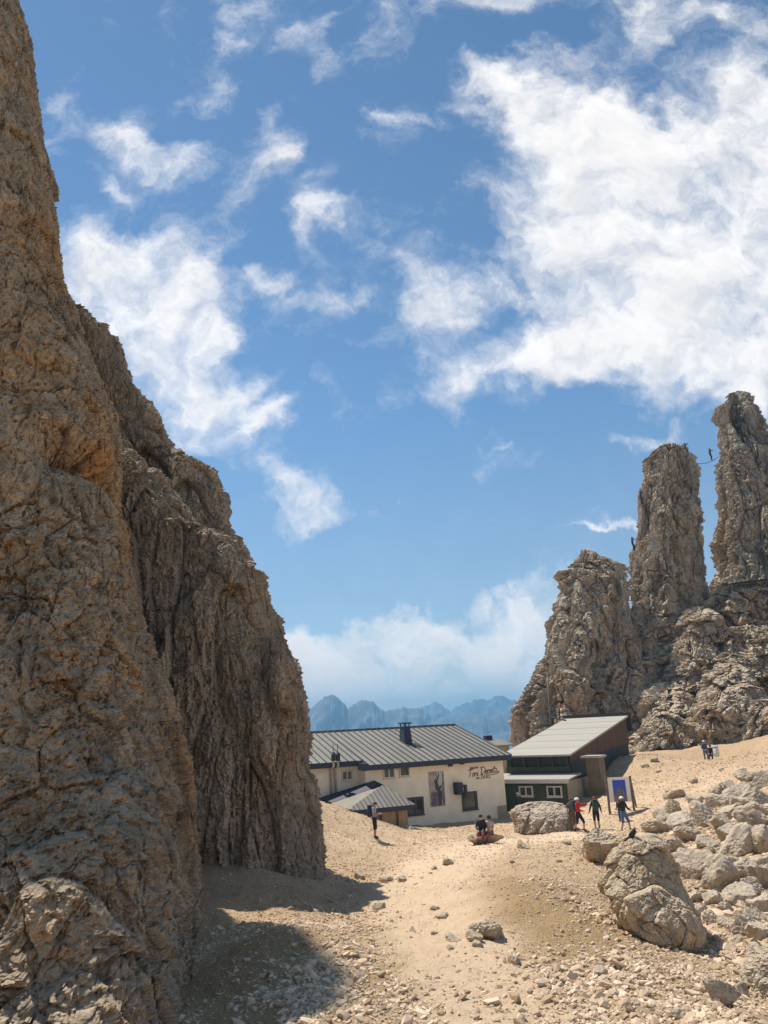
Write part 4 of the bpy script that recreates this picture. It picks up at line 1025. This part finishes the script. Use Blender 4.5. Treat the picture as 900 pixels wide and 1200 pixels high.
for k in range(5):
    x = uL2 + .6 + (UW - uL2 - .8) * k / 4; m.box(x - .07, x + .07, Y1 - .16, Y1 - .01, H1B + .02, h2(Y1) - .16)
m.box(uL2 + .3, UW, Y1 - .19, Y1 - .165, H1B + .04, H1B + .42)  # added strip, stands in for the shaded band above the lower roof
m.build('post_shade_band', M_GREEN, shed)
m = MB(); m.slab([(uL2, Y1 - .6, HE2), (UE, Y1 - .6, HE2), (UE, YR2, HR2), (uL2, YR2, HR2)], .12, 0)
for k in range(1, 6):
    y = Y1 - .6 + (YR2 - Y1 + .6) * k / 6
    m.hexa([(uL2 + .01, y - .03, h2(y) - .002), (UE - .01, y - .03, h2(y) - .002), (UE - .01, y + .03, h2(y) - .002), (uL2 + .01, y + .03, h2(y) - .002),
            (uL2 + .01, y - .03, h2(y - .03) + .015), (UE - .01, y - .03, h2(y - .03) + .015), (UE - .01, y + .03, h2(y + .03) + .012), (uL2 + .01, y + .03, h2(y + .03) + .012)], 0)
so = m.build('roof', M_SHEDROOF, shed)
m = MB(); m.box(uL2 - .1, UE + .15, YR2 + .003, YR2 + .3, HR2 - 1.2, HR2 + .26); m.build('ridge_board', plain('dark_ridge_wood', (.06, .048, .042), .8), so)
m = MB(); p = S.hit_slope(646, 841, Y1 - .6, HE2, sl2); q = S.hit_slope(663, 845, Y1 - .6, HE2, sl2)
m.tube([(p[0], p[1], p[2] + .06), (q[0], q[1], q[2] + .06)], .06, 6); m.build('roof_pipe', M_BLACK, so)
m = MB(); hb = min(S.hit(739, 871, 0, UE)[2], h2(YR2) - 1.0); hb0 = h2(Y1) - .55
m.hexa([(UW + .003, Y1 - .1, hb0), (UW + .06, Y1 - .1, hb0), (UW + .06, YR2, hb), (UW + .003, YR2, hb),
        (UW + .003, Y1 - .1, h2(Y1 - .1) - .13), (UW + .06, Y1 - .1, h2(Y1 - .1) - .13), (UW + .06, YR2, HR2 - .13), (UW + .003, YR2, HR2 - .13)])
m.build('gable_boards', M_BROWN, shed)
window(S, shed, (608, 921), (625.5, 933.5), 0, M_WFRAME, 1, .09)
window(S, shed, (640.5, 921), (659.5, 934), 0, M_WFRAME, 1, .09)
a = S.hit(689, 917, 1, Y1 + .3); b = S.hit(705.5, 888, 1, Y1 + .3)
b[0] = a[0] + (b[0] - a[0]) * .8
m = MB(); m.box(a[0], b[0], Y1 + .3, Y1 + 1.3, a[2] - 2.5, b[2]); bo = m.build('entrance_block', plain('olive_render', (.17, .14, .09), .9, var=.15, scale=1.4), shed)
m = MB(); m.box(a[0] - .25, b[0] + .12, Y1 + .1, Y1 + 1.4, b[2] + .004, b[2] + .14); m.build('block_roof', M_SHEDROOF, bo)

# ---- small hut roof behind, between the hut and the shed
G = Frame(at(590, 880, 74), 24)
sh = empty('cabin', G.o, G.rz); tag(sh, 'small grey roofed cabin half hidden between the hut and the shed', 'cabin')
ex_ = G.hit(602, 874, 1, 0)[0]; e0 = G.hit(569, 876, 1, 0)[0]; hh = G.hit(590, 873, 1, 0)[2]; hp = G.hit(588, 865.5, 1, 2.2)[2]
m = MB(); m.box(e0 + .3, ex_ - .3, .3, 4.2, -4, hh - .1); m.build('wall', M_CONC, sh)
m = MB(); m.slab([(e0, 0, hh), (ex_, 0, hh), (ex_, 2.2, hp), (e0, 2.2, hp)], .1, 0); m.slab([(e0, 2.203, hp), (ex_, 2.203, hp), (ex_, 4.5, hh), (e0, 4.5, hh)], .1, 0)
rf = m.build('roof', M_ROOF, sh)
m = MB(); m.box((e0 + ex_) / 2 - .2, (e0 + ex_) / 2 + .5, 2.0, 2.5, hp - .2, hp + .35); m.build('chimney', M_BLACK, rf)

# ---- map board
g = on_ground(729, 951); g = at(729, 951, 46); gzv = gz(g[0], g[1])
B_ = Frame((g[0], g[1], gzv), -6)
bd = empty('map_board', B_.o, B_.rz); tag(bd, 'white notice board on wooden legs with a blue mountain picture', 'notice board')
k = float(np.dot(g, cf)) / FOC; bw = 28 * k / 2; bt = 39.5 * k; bb = 12 * k
M_BOARDW = plain('white_board', (.86, .80, .68), .6, var=.06); M_WOODP = plain('weathered_wood', (.17, .135, .10), .85, var=.3)
M_PBLUE = plain('poster_blue', (.03, .09, .55), .5, var=.1); M_PROCK = plain('poster_peak', (.16, .155, .16), .6, var=.4, scale=5)
m = MB(); m.box(-bw + .07, bw - .07, -.03, .03, bb, bt); m.build('panel', M_BOARDW, bd)
for sx in (-1, 1):
    m = MB(); m.box(sx * bw - .055, sx * bw + .055, -.05, .06, -.5, bt + .05); m.build('leg', M_WOODP, bd)
m = MB(); m.tube([(bw + .02, .1, bt - .1), (bw + .35, .95, -.4)], .05, 6); m.build('brace', M_WOODP, bd)
m = MB(); m.tube([(-bw + .02, .1, bt - .1), (-bw + .10, .95, -.4)], .05, 6); m.build('brace', M_WOODP, bd)
m = MB(); fx0, fx1, fz0, fz1 = -bw * .52, bw * .55, bb + .03, bt - .14
m.box(fx0, fx1, -.04, -.032, fz0, fz1, 0)
def fl2(pts, mi, lift):
    p3 = [(fx0 + u * (fx1 - fx0), -.04 - lift, fz0 + v * (fz1 - fz0)) for u, v in pts]; n = len(p3)
    m.poly(p3 + [(p[0], p[1] + .002, p[2]) for p in p3], [tuple(range(n)), tuple(range(2 * n - 1, n - 1, -1))] + [(i, n + i, n + (i + 1) % n, (i + 1) % n) for i in range(n)], mi)
fl2([(0, 0), (1, 0), (1, .28), (.86, .34), (.74, .60), (.64, .52), (.56, .84), (.44, .66), (.36, .70), (.26, .46), (.14, .48), (0, .30)], 1, .003)
m.build('picture', [M_PBLUE, M_PROCK], bd)

# ---- pole behind the shed, cable between the pinnacles
p0, p1 = at(642.5, 845, 73.5), at(641.5, 786, 73.5)
m = MB(); m.tube([p0 - (0, 0, 4), p1], .07, 8); m.tube([p1 - (0, 0, .02), p1 + np.array((0, 0, .25))], .11, 8, r1=.02)
tag(m.build('pole', M_WOODP, smooth=True), 'thin weathered pole standing against the lowest pinnacle', 'pole')
ca, cb = at(812, 542.5, 89.5), at(838, 538, 92.5)
m = MB()
m.tube([ca + (cb - ca) * t - np.array((0, 0, .5 * 4 * t * (1 - t) * .6)) for t in np.linspace(-.15, 1.15, 14)], .035, 6)
tag(m.build('cable', M_BLACK), 'steel cable bridging the gap between the two highest pinnacles', 'cable')
# ------------------------------------------------------------------ people
SKIN = plain('skin', (.42, .25, .17), .6); 
_pm = {}
def cloth(col):
    if col not in _pm: _pm[col] = plain('cloth_%02d' % len(_pm), col, .85, var=.15, scale=9)
    return _pm[col]
STAND = {'pelvis': (0, 0, .95), 'belly': (0, 0, 1.12), 'chest': (0, 0, 1.32), 'neck': (0, 0, 1.48), 'head': (0, -.015, 1.60), 'crown': (0, 0, 1.69),
         'sl': (.17, 0, 1.42), 'el': (.23, .02, 1.14), 'wl': (.24, -.06, .90), 'sr': (-.17, 0, 1.42), 'er': (-.23, .02, 1.14), 'wr': (-.24, -.06, .90),
         'hl': (.095, 0, .90), 'kl': (.105, -.02, .50), 'al': (.11, .02, .09), 'tl': (.12, -.14, .035), 'hr': (-.095, 0, .90), 'kr': (-.105, -.02, .50), 'ar': (-.11, .02, .09), 'tr': (-.12, -.14, .035)}
BONES = [('pelvis', 'belly', 'torso'), ('belly', 'chest', 'torso'), ('chest', 'neck', 'torso'), ('neck', 'head', 'head'), ('head', 'crown', 'head'),
         ('chest', 'sl', 'torso'), ('sl', 'el', 'upper'), ('el', 'wl', 'fore'), ('chest', 'sr', 'torso'), ('sr', 'er', 'upper'), ('er', 'wr', 'fore'),
         ('pelvis', 'hl', 'thigh'), ('hl', 'kl', 'thigh'), ('kl', 'al', 'shin'), ('al', 'tl', 'foot'), ('pelvis', 'hr', 'thigh'), ('hr', 'kr', 'thigh'), ('kr', 'ar', 'shin'), ('ar', 'tr', 'foot')]
RAD = {'pelvis': (.145, .105), 'belly': (.14, .10), 'chest': (.155, .11), 'neck': (.058, .058), 'head': (.082, .098), 'crown': (.062, .072), 'sl': (.066,) * 2, 'el': (.045,) * 2, 'wl': (.033,) * 2,
       'sr': (.066,) * 2, 'er': (.045,) * 2, 'wr': (.033,) * 2, 'hl': (.095,) * 2, 'kl': (.062,) * 2, 'al': (.043,) * 2, 'tl': (.036,) * 2, 'hr': (.095,) * 2, 'kr': (.062,) * 2, 'ar': (.043,) * 2, 'tr': (.036,) * 2}
def person(pos, face, label, pose=None, height=1.75, top=(.1, .1, .12), legs=(.05, .05, .06), shoes=(.05, .045, .04), head=None, headcol=(.7, .7, .66), hair=(.05, .035, .025), sleeves='short', trousers='short', group='hikers around the hut', cat='person'):
    "face: degrees, 0 looks toward -Y (the viewer), 90 looks toward +X"
    J = {k: np.array(v, float) for k, v in STAND.items()}
    for k, v in (pose or {}).items(): J[k] = np.array(v, float)
    names = list(J); idx = {n: i for i, n in enumerate(names)}
    me = bpy.data.meshes.new('body'); me.from_pydata([tuple(J[n]) for n in names], [(idx[a], idx[b]) for a, b, _ in BONES], [])
    tmp = bpy.data.objects.new('tmp_body', me); C.objects.link(tmp)
    sk = tmp.modifiers.new('skin', 'SKIN'); sk.use_smooth_shade = True
    for n in names:
        sv = me.skin_vertices[0].data[idx[n]]; sv.radius = RAD[n]; sv.use_root = (n == 'pelvis')
    tmp.modifiers.new('sub', 'SUBSURF').levels = 1
    dg = bpy.context.evaluated_depsgraph_get(); ev = tmp.evaluated_get(dg); bme = bpy.data.meshes.new_from_object(ev)
    bpy.data.objects.remove(tmp)
    V = np.array([v.co[:] for v in bme.vertices]); Nn = np.array([v.normal[:] for v in bme.vertices]); F = [list(p.vertices) for p in bme.polygons]
    # which bone each face belongs to
    cen = np.array([V[f].mean(0) for f in F]); best = np.full(len(F), 9.); reg = np.zeros(len(F), int); tt = np.zeros(len(F))
    for bi, (a, b, rg) in enumerate(BONES):
        ab = J[b] - J[a]; t = np.clip(((cen - J[a]) @ ab) / (ab @ ab), 0, 1); d = np.linalg.norm(cen - J[a] - t[:, None] * ab, axis=1)
        n = d < best - 1e-6; best[n] = d[n]; reg[n] = bi; tt[n] = t[n]
    kinds = [BONES[i][2] for i in reg]
    # fingers: five short tapered chains from each palm
    fb = MB(); 
    for wv, ev_ in (('wl', 'el'), ('wr', 'er')):
        d = J[wv] - J[ev_]; d /= np.linalg.norm(d); s_ = np.cross(d, (0, 0, 1.0)); s_ = s_ / np.linalg.norm(s_) if np.linalg.norm(s_) > .1 else np.array((1., 0, 0)); c = np.cross(s_, d)
        fb.tube([J[wv], J[wv] + d * .05, J[wv] + d * .085], .034, 6, r1=.028)
        for q, ln in ((-1.5, .062), (-.5, .075), (.5, .08), (1.5, .07)):
            b0 = J[wv] + d * .08 + s_ * q * .017; fb.tube([b0, b0 + d * ln * .55, b0 + d * ln * .9 + c * .025], .0095, 5, r1=.007)
        b0 = J[wv] + d * .03 + s_ * .034; fb.tube([b0, b0 + d * .03 + s_ * .025, b0 + d * .06 + s_ * .03], .011, 5, r1=.008)
    nb = len(V)
    bm = MB(); bm.v = [tuple(v) for v in V]; bm.f = [f for f in F]; bm.m = [0] * len(F)
    bm.poly(fb.v, fb.f)
    root = empty('person', pos, math.radians(face)); root.scale = (height / 1.75 * .94,) * 3
    tag(root, label, cat, group)
    bm.build('body', SKIN, root, smooth=True)
    def wear(name, test, off, col):
        sel = [f for f, k, t, i in zip(F, kinds, tt, reg) if test(k, t, i)]
        if not sel: return
        used = sorted({v for f in sel for v in f}); mp = {v: i for i, v in enumerate(used)}
        w = MB(); w.v = [tuple(V[v] + Nn[v] * off) for v in used]; w.f = [[mp[v] for v in f] for f in sel]; w.m = [0] * len(sel)
        w.build(name, cloth(col), root, smooth=True)
    wear('shirt', lambda k, t, i: k == 'torso' or (k == 'upper' and (sleeves == 'long' or t < .75)) or (k == 'fore' and sleeves == 'long' and t < .95), .014, top)
    wear('trousers', lambda k, t, i: (k == 'torso' and i == 0 and t < .35) or k == 'thigh' or (k == 'shin' and (trousers == 'long' or t < .12)), .018, legs)
    for nm in ('l', 'r'):
        wear('shoe', lambda k, t, i: BONES[i][1] in ('a' + nm, 't' + nm) and (k == 'foot' or (k == 'shin' and t > .9)), .012, shoes)
    hc = J['head'] * .5 + J['crown'] * .5
    v0, f0 = ico(2)
    def dome(name, col, sx, sy, sz, zmin, dy=0.0):
        keep = [f for f in f0.tolist() if v0[f].mean(0)[2] > zmin]; used = sorted({v for f in keep for v in f}); mp = {v: i for i, v in enumerate(used)}
        w = MB(); w.v = [tuple(hc + np.array([v0[v][0] * sx, v0[v][1] * sy + dy, v0[v][2] * sz])) for v in used]; w.f = [[mp[v] for v in f] for f in keep]; w.m = [0] * len(keep)
        return w.build(name, cloth(col), root, smooth=True)
    if head == 'helmet': dome('helmet', headcol, .125, .145, .115, -.12)
    elif head == 'cap':
        cp = dome('cap', headcol, .108, .124, .095, -.05)
        w = MB(); w.box(-.07, .07, -.20, -.09, hc[2] - .005, hc[2] + .008); w.build('cap_brim', cloth(headcol), root)
    elif head == 'long': dome('hair', hair, .112, .125, .12, -.85, .02)
    else: dome('hair', hair, .102, .118, .10, -.25, .012)
    # nose
    w = MB(); hx = J['head']; w.tube([hx + (0, -.085, .02), hx + (0, -.118, -.012)], .010, 5, r1=.015); w.build('nose', SKIN, root, smooth=True)
    return root
def pack(pos, face, label, col, s=1.0, tilt=0.0, straps=True):
    "a rucksack: rounded sack, lid and two straps; origin at its foot"
    root = empty('backpack', pos, math.radians(face)); root.scale = (s,) * 3; root.rotation_euler.x = tilt
    tag(root, label, 'backpack', 'rucksacks of the hikers')
    v, f = ico(3); k = .62
    p = np.sign(v) * np.abs(v) ** k; p = p * np.array([.155, .105, .25]) + np.array([0, .0, .25])
    mesh_np('sack', p, f, cloth(col), root, smooth=True)
    p = np.sign(v) * np.abs(v) ** k * np.array([.14, .11, .055]) + np.array([0, -.005, .505])
    mesh_np('lid', p, f, cloth(tuple(c * .7 for c in col)), root, smooth=True)
    if straps:
        for sx in (-1, 1):
            w = MB(); w.tube([(sx * .08, -.095, .46), (sx * .10, -.17, .50), (sx * .11, -.27, .40), (sx * .11, -.26, .22), (sx * .10, -.12, .08)], .02, 5); w.build('strap', cloth((.03, .03, .035)), root)
    return root
def stand(px, py, y):
    p = at(px, py, y); return np.array([p[0], p[1], gz(p[0], p[1])])
def on_back(person_pos, face, height=1.75):
    a = math.radians(face); k = height / 1.75 * .94
    return np.array(person_pos) + np.array([-math.sin(a) * .235 * k, math.cos(a) * .235 * k, 1.0 * k])

DKB = (.02, .022, .03)
# man on his own left of the path, looking at something in his hands
pp = stand(440, 987, 39)
person(pp, 80, 'lone man standing left of the path with dark cap, grey shirt and black shorts', {'el': (.22, -.02, 1.14), 'wl': (.08, -.30, 1.16), 'er': (-.22, -.02, 1.14), 'wr': (-.06, -.30, 1.14), 'head': (0, -.05, 1.59), 'crown': (0, -.05, 1.68)},
       top=(.33, .33, .35), legs=(.015, .015, .018), head='cap', headcol=(.03, .035, .06))
pack(on_back(pp, 80), 80, 'dark blue backpack worn by the lone man left of the path', (.03, .04, .06))
# couple on the low rock
SIT = {'pelvis': (0, 0, .50), 'belly': (0, -.01, .68), 'chest': (0, -.03, .88), 'neck': (0, -.05, 1.04), 'head': (0, -.07, 1.16), 'crown': (0, -.06, 1.25), 'sl': (.17, -.03, .98), 'sr': (-.17, -.03, .98),
       'el': (.23, -.10, .73), 'wl': (.12, -.30, .62), 'er': (-.23, -.10, .73), 'wr': (-.12, -.30, .62), 'hl': (.09, -.04, .47), 'hr': (-.09, -.04, .47), 'kl': (.12, -.44, .50), 'kr': (-.12, -.44, .50), 'al': (.12, -.50, .10), 'ar': (-.12, -.48, .10), 'tl': (.13, -.66, .04), 'tr': (-.13, -.64, .04)}
rock = bpy.data.objects['sitting_rock']; rl = rock.location
rz_top = max(v.co.z for v in rock.data.vertices) + rl.z
bx = at(564.5, 975, rl.y)[0]; cx_ = at(574.5, 975, rl.y)[0]
person((bx, rl.y - .05, rz_top - .47), -15, 'seated hiker in black on the left half of the low rock', SIT, top=(.02, .02, .025), legs=(.20, .06, .05), trousers='long', sleeves='long', hair=(.02, .015, .012))
person((cx_, rl.y - .05, rz_top - .47), -35, 'seated hiker with long dark hair and pale top, right half of low rock', SIT, top=(.55, .45, .42), legs=(.22, .08, .07), trousers='long', head='long', hair=(.03, .012, .012), height=1.66)
# by the shed
pp = stand(608, 947, 50.5)
person(pp, 20, 'person in dark clothes and white cap standing at the shed wall behind the pale boulder', top=(.03, .035, .04), legs=(.04, .04, .045), trousers='long', sleeves='long', head='cap', headcol=(.75, .73, .68))
pp = stand(671.5, 968, 42.6)
person(pp, -20, 'person in brown standing at the right end of the pale boulder', top=(.12, .075, .06), legs=(.14, .10, .075), trousers='long', hair=(.10, .05, .03), height=1.72)
WALK = {'kl': (.10, -.24, .52), 'al': (.10, -.20, .12), 'tl': (.11, -.36, .06), 'kr': (-.10, .06, .50), 'ar': (-.10, .30, .14), 'tr': (-.11, .18, .035), 'el': (.23, .12, 1.16), 'wl': (.23, .06, .93), 'er': (-.23, -.10, 1.16), 'wr': (-.21, -.28, 1.0)}
pp = stand(679.5, 972, 42)
w2 = dict(WALK); w2.update({'el': (.36, -.16, 1.36), 'wl': (.44, -.40, 1.34), 'er': (-.24, -.10, 1.16), 'wr': (-.2, -.32, 1.10)})
person(pp, 60, 'hiker in red jacket and white helmet striding past the pale boulder with arm out', w2, top=(.50, .015, .02), legs=(.02, .018, .022), sleeves='long', head='helmet', headcol=(.72, .68, .64))
pack(on_back(pp, 60), 60, 'teal backpack on the hiker in the red jacket', (.02, .09, .11))
pp = stand(699.5, 964.5, 43.5)
person(pp, 175, 'hiker seen from behind in dark jacket and red cap walking to the shed', {'kl': (.10, -.08, .51), 'al': (.09, -.04, .09), 'tl': (.1, -.2, .04), 'ar': (-.09, .10, .10), 'tr': (-.1, -.05, .035), 'el': (.27, .03, 1.16), 'wl': (.33, -.04, .95), 'er': (-.27, .03, 1.16), 'wr': (-.31, -.04, .95)},
       top=(.03, .03, .035), legs=(.015, .015, .02), sleeves='long', head='cap', headcol=(.26, .03, .04))
pack(on_back(pp, 175), 175, 'dark green backpack on the hiker walking away', (.04, .075, .06))
pp = stand(733, 975.5, 41)
person(pp, 25, 'hiker in black top, blue shorts and white helmet striding in front of the board', {'kl': (.20, -.10, .52), 'al': (.34, -.02, .10), 'tl': (.42, -.14, .04), 'kr': (-.12, -.06, .51), 'ar': (-.14, .10, .09), 'tr': (-.2, -.06, .035), 'er': (-.34, -.04, 1.24), 'wr': (-.40, -.16, 1.48), 'el': (.26, -.05, 1.15), 'wl': (.3, -.26, 1.05)},
       top=(.02, .02, .03), legs=(.09, .14, .30), sleeves='long', head='helmet', headcol=(.70, .68, .66))
pp = stand(727.5, 954, 44.6)
person(pp, 185, 'small person in black standing right in front of the blue picture board', top=(.015, .015, .02), legs=(.02, .02, .025), trousers='long', sleeves='long', height=1.35)
# resting under the ochre outcrop
p0 = at(828.5, 896, 62); p0[2] = gz(p0[0], p0[1])
person(p0, 10, 'hiker with pale helmet and blue jacket resting under the ochre outcrop', {'kl': (.14, -.12, .50), 'wl': (.14, -.24, 1.0), 'wr': (-.14, -.24, 1.0)}, top=(.05, .09, .17), legs=(.16, .14, .17), trousers='long', sleeves='long', head='helmet', headcol=(.60, .60, .50), height=1.7)
p1 = at(835, 893.5, 62.6); p1[2] = gz(p1[0], p1[1])
person(p1 - (0, 0, .1), -30, 'crouching hiker in dark clothes beside the white backpack on the slope', SIT, top=(.03, .035, .06), legs=(.05, .04, .05), trousers='long', sleeves='long')
p2 = at(840.5, 889, 62); p2[2] = gz(p2[0], p2[1])
pack(p2 + (0, 0, .25), -70, 'white backpack beside the crouching hiker on the slope', (.72, .70, .66), 1.5, straps=False)
# climbers on the pinnacles
CL = {'el': (.30, -.12, 1.50), 'wl': (.26, -.30, 1.72), 'er': (-.28, -.10, 1.36), 'wr': (-.20, -.34, 1.40), 'kl': (.16, -.26, .66), 'al': (.15, -.16, .26), 'tl': (.16, -.32, .24)}
for (px, py, y, fc, lab) in [(833.5, 540, 93, 95, 'climber in black leaning out at the end of the steel cable'), (804.5, 534, 89, 60, 'climber just below the rounded top of the middle pinnacle'),
                            (752, 591, 87, 75, 'climber high on the left face of the middle pinnacle'), (742.5, 646, 86, 90, 'climber low on the left edge of the middle pinnacle against the sky')]:
    person(at(px, py, y), fc, lab, CL, top=(.02, .022, .03), legs=(.03, .03, .035), trousers='long', sleeves='long', head='helmet', headcol=(.08, .07, .07), group='climbers on the pinnacles')
# ---- black bird perched on the big boulder
def bird(px, py, y):
    root = empty('bird', at(px, py, y), math.radians(-35)); root.scale = (.8,) * 3; tag(root, 'small black bird perched on the top of the largest boulder', 'bird')
    v, f = ico(3)
    def ell(c, r, tilt=0.0):
        p = v * np.array(r); ct, st_ = math.cos(tilt), math.sin(tilt)
        return np.column_stack([p[:, 0] * ct - p[:, 2] * st_, p[:, 1], p[:, 0] * st_ + p[:, 2] * ct]) + np.array(c)
    body = ell((0, 0, .13), (.115, .055, .06), .75)
    d = body - np.array((.07, 0, .22)); n = v @ np.array((.72, 0, .69)); body = body + np.clip(n - .75, 0, 1)[:, None] * np.array((.10, 0, .16))
    mesh_np('body', body, f, M_BLACK, root, smooth=True)
    w = MB(); w.tube([(.105, 0, .245), (.15, 0, .235), (.165, 0, .225)], .010, 6, r1=.003); w.build('beak', plain('yellow_beak', (.55, .38, .06), .5), root)
    w = MB(); w.slab([(-.05, -.03, .10), (-.05, .03, .10), (-.20, .035, -.02), (-.20, -.035, -.02)], .012); w.build('tail', M_BLACK, root)
    for sy in (-1, 1):
        w = MB(); w.tube([(.01, sy * .025, .09), (.015, sy * .025, .0), (.05, sy * .03, -.005)], .006, 5); w.build('leg', M_DFRAME, root)
bird(742, 984.5, 14.75)
